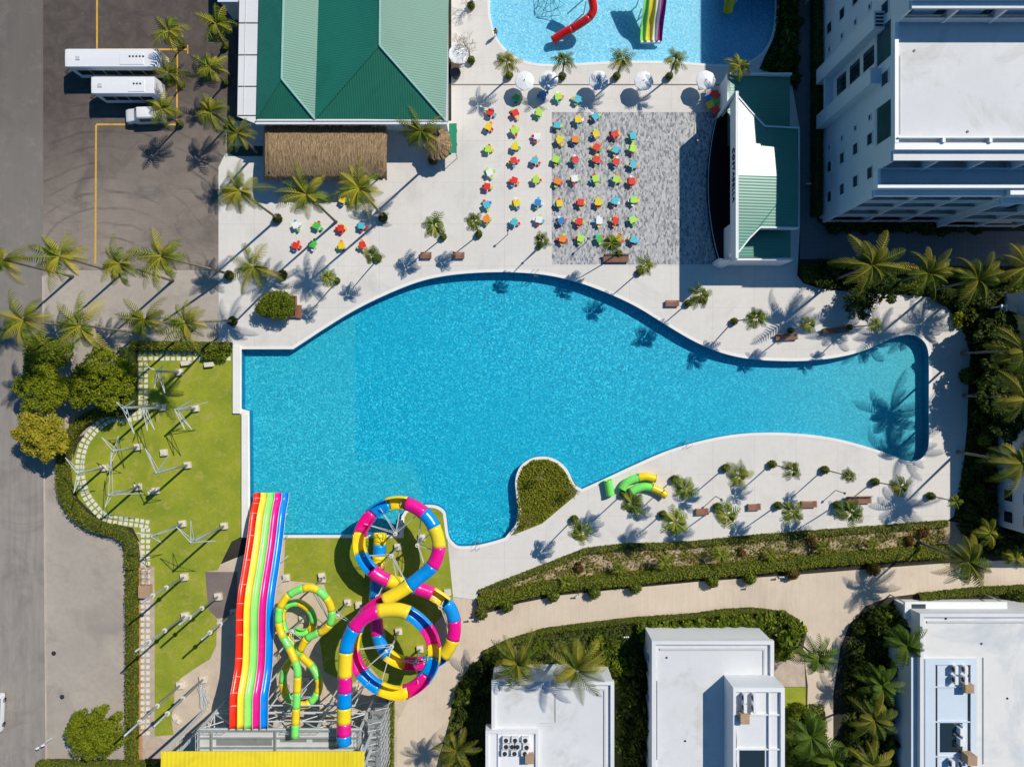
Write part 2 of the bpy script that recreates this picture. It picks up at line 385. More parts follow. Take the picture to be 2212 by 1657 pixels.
M['redleaf']=leafmat('bronze_leaf',(.10,.05,.012),(.24,.13,.03),(.26,.16,.03))
M['dry']=leafmat('dry_leaf',(.20,.13,.06),(.44,.33,.17),(.16,.16,.03))
M['hcore']=mat('hedge_core',(.04,.06,.008),.95,.3,1,5)
M['cover']=leafmat('ground_cover_leaf',(.09,.13,.010),(.30,.33,.03),(.42,.30,.10))
# pool tiles, water sparkle painted into their colour, and water
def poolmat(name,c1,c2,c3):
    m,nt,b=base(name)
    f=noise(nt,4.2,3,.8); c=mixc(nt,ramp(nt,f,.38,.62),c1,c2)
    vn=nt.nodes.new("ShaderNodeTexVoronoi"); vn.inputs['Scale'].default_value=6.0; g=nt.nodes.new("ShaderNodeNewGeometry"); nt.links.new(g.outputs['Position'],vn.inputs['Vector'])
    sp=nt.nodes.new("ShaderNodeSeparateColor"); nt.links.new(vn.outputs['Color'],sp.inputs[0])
    c=mixc(nt,math_node(nt,'MULTIPLY',ramp(nt,sp.outputs[0],.6,1.0),.75),c,c3)  # pale specks: sunlight glints put into the tile colour
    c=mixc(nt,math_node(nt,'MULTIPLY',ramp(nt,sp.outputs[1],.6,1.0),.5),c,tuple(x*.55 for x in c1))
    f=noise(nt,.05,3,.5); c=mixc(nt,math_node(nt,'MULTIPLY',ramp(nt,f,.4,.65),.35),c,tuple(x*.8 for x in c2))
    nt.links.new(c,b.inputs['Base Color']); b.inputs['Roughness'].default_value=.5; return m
M['tile']=poolmat('deep_tile_painted_sparkle',(.0,.31,.49),(.0,.52,.75),(.12,.84,.95))
M['tile2']=poolmat('shallow_tile_painted_sparkle',(.02,.36,.50),(.03,.55,.72),(.16,.80,.88))
M['tilep']=poolmat('pale_tile_painted_sparkle',(.20,.56,.78),(.42,.74,.92),(.70,.93,.98))
M['tilewall']=poolmat('wall_tile_painted_sparkle',(.0,.18,.34),(.0,.26,.46),(.02,.36,.55))
# paler look of shallower water, mixed into the tile colour towards the narrow arm's end
nt,b,c=bc(M['tile']); g=nt.nodes.new("ShaderNodeNewGeometry"); sp=nt.nodes.new("ShaderNodeSeparateXYZ"); nt.links.new(g.outputs['Position'],sp.inputs[0])
f3=noise(nt,3.2,3,.75); cc=mixc(nt,ramp(nt,f3,.36,.66),(.04,.36,.45),(.16,.58,.64))
c=mixc(nt,math_node(nt,'MULTIPLY',ramp(nt,sp.outputs[0],30,54),.85),c,cc); nt.links.new(c,b.inputs['Base Color'])
m=bpy.data.materials.new('pool_water'); m.use_nodes=True; nt=m.node_tree; nt.nodes.remove(nt.nodes['Principled BSDF']); M['water']=m
tr=nt.nodes.new("ShaderNodeBsdfTransparent"); tr.inputs[0].default_value=(.80,.965,.985,1)
gl=nt.nodes.new("ShaderNodeBsdfGlossy"); gl.inputs['Roughness'].default_value=.06
fr=nt.nodes.new("ShaderNodeFresnel"); fr.inputs['IOR'].default_value=1.33
bn=nt.nodes.new("ShaderNodeBump"); bn.inputs['Strength'].default_value=.5; bn.inputs['Distance'].default_value=.06; nt.links.new(noise(nt,2.2,4,.6),bn.inputs['Height'])
nt.links.new(bn.outputs[0],gl.inputs['Normal']); nt.links.new(bn.outputs[0],fr.inputs['Normal'])
mx=nt.nodes.new("ShaderNodeMixShader"); nt.links.new(fr.outputs[0],mx.inputs[0]); nt.links.new(tr.outputs[0],mx.inputs[1]); nt.links.new(gl.outputs[0],mx.inputs[2]); nt.links.new(mx.outputs[0],nt.nodes['Material Output'].inputs[0])

# ---------------------------------------------------------------- ground, pavement, roads
pool_pts=[(521,754,1),(633,754,1),(668,731),(700,710),(762,672),(830,638),(900,610),(960,596),(1030,589),(1106,588),(1180,594),(1250,610),(1320,636),
 (1380,665),(1440,702),(1500,737),(1560,762),(1620,775),(1680,779),(1740,779),(1800,773),(1850,762),(1890,747),(1920,733),(1950,724),(1975,724),
 (1995,736),(2005,757),(2007,790),(2007,870),(2007,955),(2000,980),(1985,994),(1965,997),(1940,990),(1905,976),(1850,959),(1790,945),(1720,937),
 (1650,935),(1580,940),(1510,954),(1440,975),(1370,1005),(1310,1033),(1257,1057,1),(1240,1045),(1225,1015),(1205,996),(1180,987),(1150,990),(1125,1007),
 (1114,1036),(1116,1068),(1121,1108),(1114,1133),(1091,1162,1),(1065,1170),(1030,1178),(993,1180),(979,1172),(969,1157),(964,1122),(961,1106),
 (950,1096),(933,1091),(905,1092),(880,1100),(868,1115,1),(866,1156,1),(540,1156,1),(538,888,1),(521,884,1)]
POOL=W(outline(pool_pts,5))
top_pts=[(1058,-60,1),(1058,20),(1062,50),(1072,80),(1090,105),(1115,124),(1150,137),(1200,140),(1250,138),(1350,133),(1450,134),(1540,140),(1590,139),
 (1620,132),(1645,115),(1662,90),(1671,60),(1675,20),(1675,-60,1)]
TOPP=W(outline(top_pts,5))
ground=[(-260,-260),(260,-260),(260,260),(-260,260)]
sheet('ground',ground,0.0,M['darksoil'],[POOL,TOPP])
far=sheet('far_ground',[(-1500,-1500),(1500,-1500),(1500,1500),(-1500,1500)],-.02,M['soil'],[ground])
Z=.010
sheet('road',W([(-700,-600),(93,-600),(96,900),(100,1657),(104,2100),(-700,2100)]),.008,M['road'])
sheet('car_park',W([(93,-600),(518,-600),(518,262),(488,262),(488,330),(472,362),(472,583),(93,583)]),Z,M['asphalt'])
sheet('pavement',W([(93.5,583.5),(471.5,583.5),(471.5,745),(300,757),(250,900),(160,950),(150,1090),(300,1170),(308,1640),(308,1760),(101,1760)]),.012,M['apron'])
plaza=[(472,362),(488,330),(488,262),(560,262),(975,262),(975,-200),(1685,-200),(1683,40),(1668,90),(1652,122),(1640,150),(1708,165),(1728,280),
 (1728,490),(1722,595),(1735,612),(1765,622),(1800,628),(1860,630),(1937,636),(2008,642),(2043,662),(2071,696),(2089,733),(2096,771),(2092,828),
 (2089,920),(2083,986),(2073,1067),(2060,1116),(2044,1125),(1918,1135),(1789,1145),(1659,1154),(1498,1170),(1438,1174),(1352,1175),(1266,1186),
 (1180,1220),(1105,1249),(1036,1276),(1028,1295),(979,1289),(970,1200),(966,1158),(961,1108),(945,1090),(860,1090),(860,1120),(700,1100),(548,1100),(545,1150),(523,1160),(523,895),(504,895),(504,745),(472,745)]
plw=W(plaza)
# keep only the part outside the pool: the plaza sheet is cut with the pool outline by boolean-free triangulation
from mathutils.geometry import delaunay_2d_cdt
def cut_sheet(name,poly,z,mt,holes):
    verts=[];edges=[]
    for l in [poly]+holes:
        b=len(verts); verts+= [Vector(p) for p in l]; edges+=[(b+i,b+(i+1)%len(l)) for i in range(len(l))]
    r=delaunay_2d_cdt(verts,edges,[],0,1e-5)
    vs,fs=r[0],r[2]; b=MB(); keep=[]
    for f in fs:
        c=sum((vs[i] for i in f),Vector((0,0)))/len(f)
        if inpoly(c.x,c.y,poly) and not any(inpoly(c.x,c.y,h) for h in holes):
            f=list(f)
            a,bb,cc=vs[f[0]],vs[f[1]],vs[f[2]]
            if (bb-a).cross(cc-a)<0: f=f[::-1]
            keep.append(f)
    b.add([Vector((v.x,v.y,z)) for v in vs],keep); return tag(b.build(name,mt),kind='structure')
cut_sheet('plaza',plw,.024,M['plaza'],[POOL,TOPP])
sheet('paver_square',W([(1192,243),(1620,243),(1620,572),(1192,572)]),.028,M['pavers'])
sheet('drain_channel',W([(975,182.5),(1560,182.5),(1560,185),(975,185)]),.031,M['slab'])
sand_area=[(300,1170),(443,1232),(620,1160),(862,1158),(980,1289),(1036,1320),(1000,1450),(930,1700),(855,1800),(300,1800)]
sheet('sandy_ground',W(sand_area),.006,M['sand'])
sheet('path',W([(979,1289.5),(1028,1295.5),(1036,1325),(1060,1322),(1122,1303),(1208,1286),(1352,1271),(1500,1257),(1724,1241),(1886,1228),(2047,1216),(2400,1200),
 (2400,1262),(2212,1264),(1983,1282),(1918,1290),(1869,1309),(1834,1351),(1815,1400),(1800,1500),(1800,1700),(1740,1700),(1745,1480),(1735,1400),(1743,1364),(1724,1338),(1692,1322),(1627,1314),(1562,1317),
 (1498,1326),(1439,1330),(1359,1336),(1255,1348),(1177,1358),(1098,1382),(1046,1413),(1010,1447),(989,1475),(976,1515),(968,1554),(942,1580),(929,1657),(925,1760),(857,1760),(857,1560),(900,1480),(985,1400)]),.016,M['path'])
sheet('service_path',W([(1722,-200),(1765,-200),(1765,478),(1800,500),(2400,500),(2400,575),(1990,575),(1800,560),(1728,560),(1728,280),(1716,200)]),.018,M['gpath'])
lawn=[(295,757),(503,757),(503,896),(523,896),(523,1158),(500,1170),(470,1232),(443,1235),(448,1260),(450,1316),(469,1337),(467,1394),(454,1423),(417,1446),(391,1464),(378,1485),(375,1524),(370,1550),
 (375,1587),(334,1590),(334,1300),(302,1170),(287,1140),(235,1130),(198,1106),(169,1077),(156,1041),(156,996),(169,957),(198,926),(235,897),(295,887)]
lawn_w=W(lawn)
sheet('lawn',lawn_w,.020,M['grass'])
sheet('lawn_by_slides',W([(617,1159),(866,1159),(868,1115),(885,1100),(930,1093),(948,1098),(960,1112),(966,1160),(972,1220),(979,1288),(977,1310),(940,1345),(930,1420),(890,1500),(840,1490),(800,1440),(760,1480),(700,1450),(690,1380),(720,1320),(700,1262),(612,1253)]),.020,M['grass'])
sheet('island_lawn',W([(1113,1140),(1119,1108),(1114,1068),(1113,1036),(1125,1007),(1150,990),(1180,987),(1205,996),(1225,1015),(1240,1040),(1250,1052),(1243,1071),(1208,1100),(1171,1131),(1128,1148),(1094,1161)]),.030,M['islandgrass'])
sheet('planting_bed',W([(1036,1276.5),(1105,1249.5),(1180,1220.5),(1266,1186.5),(1352,1175.5),(1438,1174.5),(1498,1170.5),(1659,1154.5),(1789,1145.5),(1918,1135.5),(2044,1125.5),(2100,1130),(2100,1190),(2031,1200),
 (1918,1206),(1789,1216),(1659,1229),(1498,1242),(1352,1259),(1266,1264),(1180,1273),(1094,1293),(1040,1312),(1030,1300)]),.014,M['bed'])
sheet('garden_lawn',W([(1046,1414),(1098,1383),(1177,1359),(1255,1349),(1359,1337),(1439,1331),(1500,1327),(1627,1315),(1692,1323),(1724,1339),(1742,1365),(1735,1400),(1742,1480),(1745,1760),(940,1760),(976,1520),(990,1476),(1010,1448)]),.0095,mat('dark_garden_grass',(.085,.105,.015),.95,.4,.3,3,stain=(.06,.05,.03),stain_s=.4))  # dark green grass round the villas
sheet('brown_slab',W([(443,1235),(513,1235),(511,1330),(469,1336),(450,1316)]),.0225,M['slab'])
sheet('gravel_strip',W([(308,1225),(333.5,1225),(333.5,1592),(380,1600),(380,1640),(308,1640)]),.0215,M['pebble'])
sheet('brick_border',W([(300,1225),(307.6,1225),(307.6,1640),(300,1640)]),.0225,M['brickedge'])
# kerb along the road
b=MB()
for x0,y0,x1,y1 in ((93,583,101,1760),):
    a=P(x0,y0);c=P(x1,y1); n=max(1,int((c-a).length/2))
    for i in range(n):
        p=a.lerp(c,(i+.5)/n); b.box((p.x,p.y,.03 if y0<500 else .05),(.16,(c-a).length/n-.02,.06 if y0<500 else .10))
tag(b.build('kerb',M['kerb']),kind='structure')
# yellow bay lines
b=MB()
def line(x0,y0,x1,y1,w=.22):
    a=P(x0,y0);c=P(x1,y1);d=(c-a);l=d.length; b.box(((a.x+c.x)/2,(a.y+c.y)/2,.017),(l,w,.004),rz=math.atan2(d.y,d.x))
line(209.5,-100,209.5,106); line(208,107.5,405,107.5); line(405.5,98,405.5,117,.16); line(383,112,382,268,.2); line(208,269.5,382,269.5); line(207.5,271,206,570)
tag(b.build('parking_lines',M['line']),kind='structure')

# stepping stones laid two by two round the lawn
b=MB()
def stones(path,offs,step=12.0,sz=8.2):
    pts=[np.array(p,float) for p in path]; pos=[]; acc=0.0; nxt=0.0
    for i in range(len(pts)-1):
        d=pts[i+1]-pts[i]; L=np.linalg.norm(d); t=d/L; n=np.array([-t[1],t[0]])
        while nxt<=acc+L:
            q=pts[i]+t*(nxt-acc)
            for o in offs:
                w=P(*(q+n*o)); s=sz*SC*random.uniform(.93,1.04); b.box((w.x,w.y,.03),(s,s,.05),rz=math.atan2(-t[1],t[0])+random.uniform(-.06,.06))
            nxt+=step
        acc+=L
stones([(302,763),(500,763)],(0,12)); stones([(304,787),(304,885)],(0,-11.5),12)
curve=catmull([(302,897),(272,902),(240,903),(215,918),(196,938),(183,958),(176,980),(173,1000),(173,1020),(176,1040),(182,1060),(192,1080),(206,1098),(222,1114),(245,1122),(275,1126),(302,1130),(324,1134)],False,8)
stones(curve,(-5.5,5.5),11.5); stones([(315,1145),(315,1220)],(-5,6.5),12); stones([(315,1232),(315,1590)],(-4.5,7),13,8.0)
tag(b.build('stepping_stone_path',M['stone']),kind='structure')

# ---------------------------------------------------------------- pools
def pool(name,loop,zf,floor_mat,zones,coping_w,wmat):
    n=len(loop)
    f=sheet(name+'_floor',loop,zf,floor_mat)
    for i,(zp,zm,dz) in enumerate(zones): 
        cut_sheet(name+'_shallow_floor',zp,zf+dz,zm,[]) if zp else None
    b=MB(); vs=[]
    for x,y in loop: vs+=[(x,y,zf-.05),(x,y,.02)]
    b.add(vs,[[2*i,2*((i+1)%n),2*((i+1)%n)+1,2*i+1] for i in range(n)]); tag(b.build(name+'_wall',wmat),kind='structure')
    b=MB(); o=offset(loop,coping_w); i_=offset(loop,-.04); vs=[]
    for k in range(n): vs+=[(i_[k][0],i_[k][1],-.03),(i_[k][0],i_[k][1],.045),(o[k][0],o[k][1],.045),(o[k][0],o[k][1],.0)]
    fs=[]
    for k in range(n):
        a=4*k;c=4*((k+1)%n); fs+=[[a,c,c+1,a+1],[a+1,c+1,c+2,a+2],[a+2,c+2,c+3,a+3]]
    b.add(vs,fs); tag(b.build(name+'_coping',M['coping']),kind='structure')
    w=sheet(name+'_water',offset(loop,-.005),-.13,M['water']); return f
def clip_poly(poly,loop):
    """intersection of a rectangle-like zone with the pool, through triangulation"""
    verts=[];edges=[]
    for l in (poly,loop):
        b0=len(verts); verts+=[Vector(p) for p in l]; edges+=[(b0+i,b0+(i+1)%len(l)) for i in range(len(l))]
    r=delaunay_2d_cdt(verts,edges,[],0,1e-5); return r
def zone(name,poly,loop,z,mt):
    r=clip_poly(poly,loop); vs,fs=r[0],r[2]; b=MB(); keep=[]
    for f in fs:
        c=sum((vs[i] for i in f),Vector((0,0)))/len(f)
        if inpoly(c.x,c.y,poly) and inpoly(c.x,c.y,loop):
            f=list(f); a,bb,cc=vs[f[0]],vs[f[1]],vs[f[2]]
            keep.append(f if (bb-a).cross(cc-a)>0 else f[::-1])
    b.add([Vector((v.x,v.y,z)) for v in vs],keep); tag(b.build(name,mt),kind='structure')
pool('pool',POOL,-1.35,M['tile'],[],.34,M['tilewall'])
zone('pool_shallow_floor',W([(500,700),(762,650),(762,1002),(890,1002),(905,1060),(940,1200),(500,1200)]),POOL,-1.34,M['tile2'])
#zone('pool_end_floor',W([(1868,700),(2030,700),(2030,1010),(1968,1010),(1925,900),(1880,800)]),POOL,-1.15,M['tile3'])
pool('splash_pool',TOPP,-.55,M['tilep'],[],.30,M['tilep'])
# raised white kerb walls on the lawn side of the pool
b=MB(origin=P(512,815)); a=P(504.5,745);c=P(520,893); b.bx(a.x,c.x,c.y,a.y,.0,.30); b.build('wall',M['coping']); tag(bpy.data.objects['wall'],'low white kerb wall between the lawn and the pool, upper length','wall')
b=MB(origin=P(530,1025)); a=P(523.5,895);c=P(537,1160); b.bx(a.x,c.x,c.y,a.y,.0,.30); b.build('wall',M['coping']); tag(bpy.data.objects['wall.001'],'low white kerb wall beside the lawn, long lower length ending at the rainbow slide','wall')
b=MB(origin=P(870,1138)); a=P(863,1122);c=P(872,1156); b.bx(a.x,c.x,c.y,a.y,.0,.35); b.build('wall',M['coping']); tag(bpy.data.objects['wall.002'],'short white wall stub where the pool meets the slide lawn','wall')

# ---------------------------------------------------------------- buildings
def wbox(b,x0,x1,y0,y1,z0,z1,m=0):
    """plan units on the ground"""
    a=P(x0,y0);c=P(x1,y1); b.bx(a.x,c.x,c.y,a.y,z0,z1,m)
def gp(xD,yD,h):
    """image-plan point at height h -> plan units on the ground"""
    k=1-h/H; return CX+(xD-CX)*k, CY+(yD-CY)*k
# --- main hall
hall=empty('hall',P(760,60),'big hall with green hipped metal roofs beside the car park','building')
ho=hall.location
def hmb(): return MB(origin=ho)
e=5.0
b=hmb(); 
x0,y0=gp(566,250,5); x1,y1=gp(960,254,5); wbox(b,x0,x1,-160,y0,0,4.7); b.build('wall',M['wallwhite'],hall)
zv,zr1,zr2=5.1,6.9,7.9
def q(b,pts,m=0):
    b.add(pts,[list(range(len(pts)))],m)
YN=-120
b=hmb()
q(b,[P(562,YN,e),P(553.6,258,e),P(608,171,zr1),P(615,YN,zr1)]); q(b,[P(615,YN,zr1),P(608,171,zr1),P(680,258,e),P(692,YN,zv)])
b.build('roof',M['roof_ns'],hall)
b=hmb(); q(b,[P(553.6,258,e),P(680,258,e),P(608,171,zr1)]); b.build('roof',M['roof_ew'],hall)
b=hmb(); q(b,[P(692,YN,zv),P(680.5,258,e),P(819.6,99,zr2),P(821.5,YN,zr2)]); q(b,[P(821.5,YN,zr2),P(819.6,99,zr2),P(963,261,e),P(972,YN,e)]); b.build('roof',M['roof_ns'],hall)
b=hmb(); q(b,[P(680.5,258,e),P(963,261,e),P(819.6,99,zr2)]); b.build('roof',M['roof_ew'],hall)
for o in hall.children:
    if o.name.startswith('roof'):
        md=o.modifiers.new('thickness','SOLIDIFY'); md.thickness=.08; md.offset=-1
for pts in ([P(615,YN,zr1+.05),P(608,171,zr1+.05)],[P(608,171,zr1+.05),P(680,258,e+.08)],[P(821.5,YN,zr2+.05),P(819.6,99,zr2+.05)],[P(819.6,99,zr2+.05),P(962,260.5,e+.08)]):
    b=hmb(); b.tube(pts,.13,6); b.build('ridge_cap',M['ridge'],hall)
b=hmb(); b.tube([P(608,171,zr1+.02),P(554,258,e+.05)],.07,6); b.build('ridge_cap',M['roof_ew'],hall)
b=hmb(); b.tube([P(819.6,99,zr2+.02),P(681,258,e+.05)],.07,6); b.build('ridge_cap',M['roof_ew'],hall)
b=hmb(); 
for xa,xb,ya,yb in ((553,964,259.5,262.5),(553,964,267,270)):
    p=P(xa,ya,e-.2);c=P(xb,yb,e-.2); b.bx(p.x,c.x,c.y,p.y,4.7,5.02)
p=P(553,262.5,4.8);c=P(964,267,4.8); b.bx(p.x,c.x,c.y,p.y,4.70,4.80)
b.build('gutter',M['white'],hall)
b=hmb(); p=P(964.5,-100,e);c=P(968,262,e); b.bx(p.x,c.x,c.y,p.y,4.7,4.98); b.build('gutter',M['greywhite'],hall)
b=hmb(); p=P(513,-120,4.7);c=P(553,270,4.7); b.add([P(519,-120,4.7),P(562.5,-120,4.7),P(553.2,268,4.7),P(512.5,252,4.7)]+[P(519,-120,4.4),P(562.5,-120,4.4),P(553.2,268,4.4),P(512.5,252,4.4)],[[0,1,2,3][::-1],[4,5,6,7],[0,4,7,3],[3,7,6,2],[2,6,5,1]])
b.build('canopy',M['wallwhite'],hall)
for yy in (50,119,187,-20,250):
    b=hmb(); b.tube([P(517-yy*.012,yy,4.73),P(560-yy*.02,yy,4.73)],.07,4); b.build('canopy_seam',M['slab'],hall)
b=hmb(); b.tube([P(533,-100,4.74),P(526,250,4.74)],.05,4); b.build('canopy_seam',M['greywhite'],hall)
# annex at the top left
an=empty('annex',P(500,-40),'white flat roofed annex at the top edge beside the hall','building'); b=MB(origin=an.location)
p=P(474,-150,4.2);c=P(517,4,4.2); b.bx(p.x,c.x,c.y,p.y,0,4.2); b.build('wall',M['wallwhite'],an)
b=MB(origin=an.location); b.bx(p.x-.15,c.x-.2,c.y-.15,p.y,4.2,4.4); b.build('roof',M['paleblue'],an)
# thatched hut
hut=empty('thatched_hut',P(700,330),'long hut with a brown thatched roof behind the hall','hut'); b=MB(origin=hut.location)
def thatch(b,x0,x1,y0,y1,ze,zr,nx=46,ny=12):
    vs=[];fs=[]
    for i in range(nx+1):
        for j in range(ny+1):
            t=j/ny; z=ze+(zr-ze)*math.sin(math.pi*(t*.9+.05))**.8
            ed=.12 if i in(0,nx) else 0
            p=P(x0+(x1-x0)*i/nx+random.uniform(-.5,.5)+(3*(t-.0) if False else 0), y0+(y1-y0)*t+(random.uniform(-2.5,2.5) if j in(0,ny) else 0), z)
            p.z+=random.uniform(-.05,.05)-ed-(.12 if i in (0,nx) else 0); vs.append(p)
    for i in range(nx):
        for j in range(ny):
            a=i*(ny+1)+j; fs.append([a,a+1,a+ny+2,a+ny+1])
    b.add(vs,fs)
thatch(b,568,835,272,388,3.0,4.6); o=b.build('roof',M['thatch'],hut,smooth=True); md=o.modifiers.new('t','SOLIDIFY'); md.thickness=.3; md.offset=-1
for xx in (580,625,670,715,760,805):
    for yy in (292,372):
        b=MB(origin=hut.location); x,y=gp(xx,yy,3.2); p=P(x,y); b.tube([p,p+Vector((0,0,3.05))],.09,8); b.build('post',M['bark'],hut)
b=MB(origin=hut.location); 
for k in range(700):
    x=random.uniform(570,833); s=random.choice((0,1)); y=(387 if s else 273); p=P(x,y,3.0); q0=p+Vector((random.uniform(-.1,.1),(-1 if s else 1)*random.uniform(.1,.35),-random.uniform(.1,.3)))
    b.add([p+Vector((-.03,0,0)),p+Vector((.03,0,0)),q0],[[0,1,2]])
b.build('fringe',M['thatch'],hut)
for (u0,v0,u1,v1,lab) in ((190,0,0,0,''),):
    b=MB(origin=hut.location); b.tube([P(578,274,3.3),P(579,290,4.0),P(580,330,4.65),P(582,372,4.0)],.16,6); b.build('edge_roll',M['dry'],hut)
# round thatched parasol hut
ru=empty('round_thatched_hut',P(940,345),'small round thatched sun shelter under the palm by the hall corner','hut')
b=MB(origin=ru.location); c0=P(946,311,2.6); vs=[c0+Vector((0,0,1.1))]; n=40
for r,z in ((.6,.75),(1.2,.35),(1.75,-.05),(1.95,-.3)):
    for k in range(n):
        a=2*math.pi*k/n; rr=r*random.uniform(.9,1.08); vs.append(c0+Vector((rr*math.cos(a),rr*math.sin(a)*1.05,z+random.uniform(-.06,.06))))
fs=[[0,1+k,1+(k+1)%n] for k in range(n)]+[[1+i*n+k,1+(i+1)*n+k,1+(i+1)*n+(k+1)%n,1+i*n+(k+1)%n] for i in range(3) for k in range(n)]
b.add(vs,fs); b.build('roof',M['thatch'],ru)
b=MB(origin=ru.location); g0=Vector((c0.x,c0.y,0)); b.tube([g0,g0+Vector((0,0,3.2))],.1,8); b.build('post',M['bark'],ru)
b=MB(origin=P(978,300)); 
for s in (0,1):
    p=P(969.8+8.3*s,267,2.6-.15*s);c=P(978.1+8.4*s,331,2.6-.15*s); b.bx(p.x,c.x,c.y,p.y,2.52-.1*s,2.58-.1*s)
for yy in (270,300,329):
    p=P(986,yy,2.4); b.tube([Vector((p.x-.1,p.y,0)),Vector((p.x-.1,p.y,2.45))],.04,6)
aw=b.build('awning',mat('green_awning',(.012,.25,.13),.6,.1,1,6)); tag(aw,'narrow green awning on the outer wall at the hall corner','awning')
b=MB(origin=P(520,326)); wbox(b,492,568,316,338,.02,.05); tag(b.build('floor_mat',mat('green_floor_mat',(.03,.09,.07),.9,.15,1,6)),'dark green floor mat lying in the shade left of the thatched hut','mat')
# --- stage
st=empty('stage',P(1590,400),'white open-air stage building with green curved metal roofs and a round black floor','stage'); so=st.location
def smb(): return MB(origin=so)
xw=1553.0
arc=[]
for k in range(33):
    t=k/32; y=236+(571-236)*t; x=xw-27*math.sin(math.pi*t)**.75 if 0<t<1 else xw; arc.append((x,y))
poly=W(arc+[(1640,571),(1640,240)])
b=smb(); b.prism(poly,0.02,.85); b.build('stage_floor',M['blackfloor'],st)
b=smb(); b.tube([Vector((*P(x,y)[:2],.87)) for x,y in arc],.045,6); b.build('floor_edge',M['greywhite'],st)
b=smb()   # facade with a wide opening
for (ya,yb,za,zb) in ((247,258,0,7.0),(569,581,0,7.0),(258,569,4.6,7.0)):
    wbox(b,xw,xw+4,ya,yb,za,zb)
b.build('wall',M['wallwhite'],st)
b=smb(); p=P(1589,198,7.02);c=P(1591.8,558,7.02); b.bx(p.x,p.x+.16,c.y,p.y,6.96,7.12); b.build('parapet',M['white'],st)
b=smb(); wbox(b,1621,1625,338,500,0,4.6); wbox(b,xw+4,1625,250,252,0,3.2); wbox(b,xw+4,1625,566,568,0,3.2); b.build('back_wall',M['blackfloor'],st)
# splayed wing walls either side of the opening
for pts in ([(1547,262,0),(xw,250,0),(xw,250,7),(1547.5,261.5,3.4)],[(1540,566,0),(1540,566,2.6),(xw,577,5.6),(xw,577,0)]):
    b=smb(); b.add([tuple(P(x,y)[:2])+(z,) for x,y,z in pts],[[0,1,2,3]]); o=b.build('splayed_wall',M['wallwhite'],st); md=o.modifiers.new('t','SOLIDIFY'); md.thickness=.25
# north wing
b=smb(); wbox(b,1551.5,1682,189,247,0,3.3); wbox(b,1600,1684,247.1,300,0,3.2); b.build('wall',M['wallwhite'],st)
b=smb(); p=P(1570,166,3.4);c=P(1707,318,3.4); b.add([(p.x,p.y,3.75),(c.x,p.y,3.35),(c.x,c.y,3.35),(p.x,c.y,3.75)],[[0,3,2,1]]); b.build('roof',M['roof_stage'],st)
b=smb(); b.bx(p.x-.1,c.x,p.y-.02,p.y+.22,3.2,4.0); b.bx(p.x-.12,p.x+.04,P(0,224,3.4).y,p.y-.02,3.2,3.98); b.build('parapet',M['white'],st)
# south wing
b=smb(); wbox(b,xw+6,1676,498,571,0,3.4); b.build('wall',M['wallwhite'],st)
b=smb(); p=P(1585,470,3.6);c=P(1709,556,3.6); b.add([(p.x,p.y,3.75),(c.x,p.y,3.45),(c.x,c.y,3.45),(p.x,c.y,3.75)],[[0,3,2,1]]); b.build('roof',M['roof_stage'],st)
b=smb(); q1=P(1560,557,4.1);q2=P(1713,560,4.1); b.bx(q1.x,q2.x,q2.y-.15,q2.y+.08,0,4.1); b.build('parapet',M['white'],st)
# main roof: two metal planes with a fascia
def rz(p,hx=.05): return p
A=P(1591.8,204,6.9);B=P(1630,250,6.55);C_=P(1652,274,6.3);D=P(1726,278,5.55);E=P(1724,381,5.85);F=P(1591.8,379,6.9)
b=smb(); b.add([P(1591.8,204,6.0),P(1630,250,5.95),P(1652,274,5.9),P(1726,278,5.1),P(1725,381,5.95),P(1591.8,379,6.85)],[[0,5,1],[1,5,2],[2,5,4,3]]); o=b.build('roof',M['roof_stage'],st)
md=o.modifiers.new('t','SOLIDIFY'); md.thickness=.06; md.offset=-1
b=smb(); b.add([P(1591.8,379,6.85),P(1725,381,5.95),P(1725,492,5.9),P(1642,491,6.35),P(1618,515,6.5),P(1591.8,548,6.7)],[[0,5,4,3,2,1]]); o=b.build('roof',M['roof_stage'],st); md=o.modifiers.new('t','SOLIDIFY'); md.thickness=.06; md.offset=-1
def fascia(pts,drop,w=.12):
    b=smb()
    for a,c in zip(pts[:-1],pts[1:]):
        d=Vector((c.x-a.x,c.y-a.y,0)).normalized(); n_=Vector((-d.y,d.x,0))*w
        b.add([a+n_+Vector((0,0,.1)),c+n_+Vector((0,0,.1)),c+Vector((0,0,-drop)),a+Vector((0,0,-drop)),a-n_*.3+Vector((0,0,.1)),c-n_*.3+Vector((0,0,.1)),c-n_*.3+Vector((0,0,-drop)),a-n_*.3+Vector((0,0,-drop))],[[0,1,2,3],[4,7,6,5],[0,4,5,1]])
    b.build('fascia',M['white'],st)
fascia([P(1594,209,6.05),P(1620,240,6.0),P(1652,274,5.95),P(1727,278,5.15)],1.2)
fascia([P(1726,492,5.95),P(1642,491,6.4),P(1618,515,6.5),P(1592,548,6.7)],1.4)
b=smb(); p=P(1726,278,5.5);c=P(1725,492,5.9); b.tube([p,c],.07,6); b.build('parapet',M['greywhite'],st)
wbox_=smb(); x0,y0=gp(1650,290,5.8); x1,y1=gp(1716,480,5.8); a=P(1629,272);c=P(1664,498); wbox_.bx(a.x,P(1684,0).x,c.y,P(0,318).y,0,4.9); wbox_.build('wall',M['wallwhite'],st)
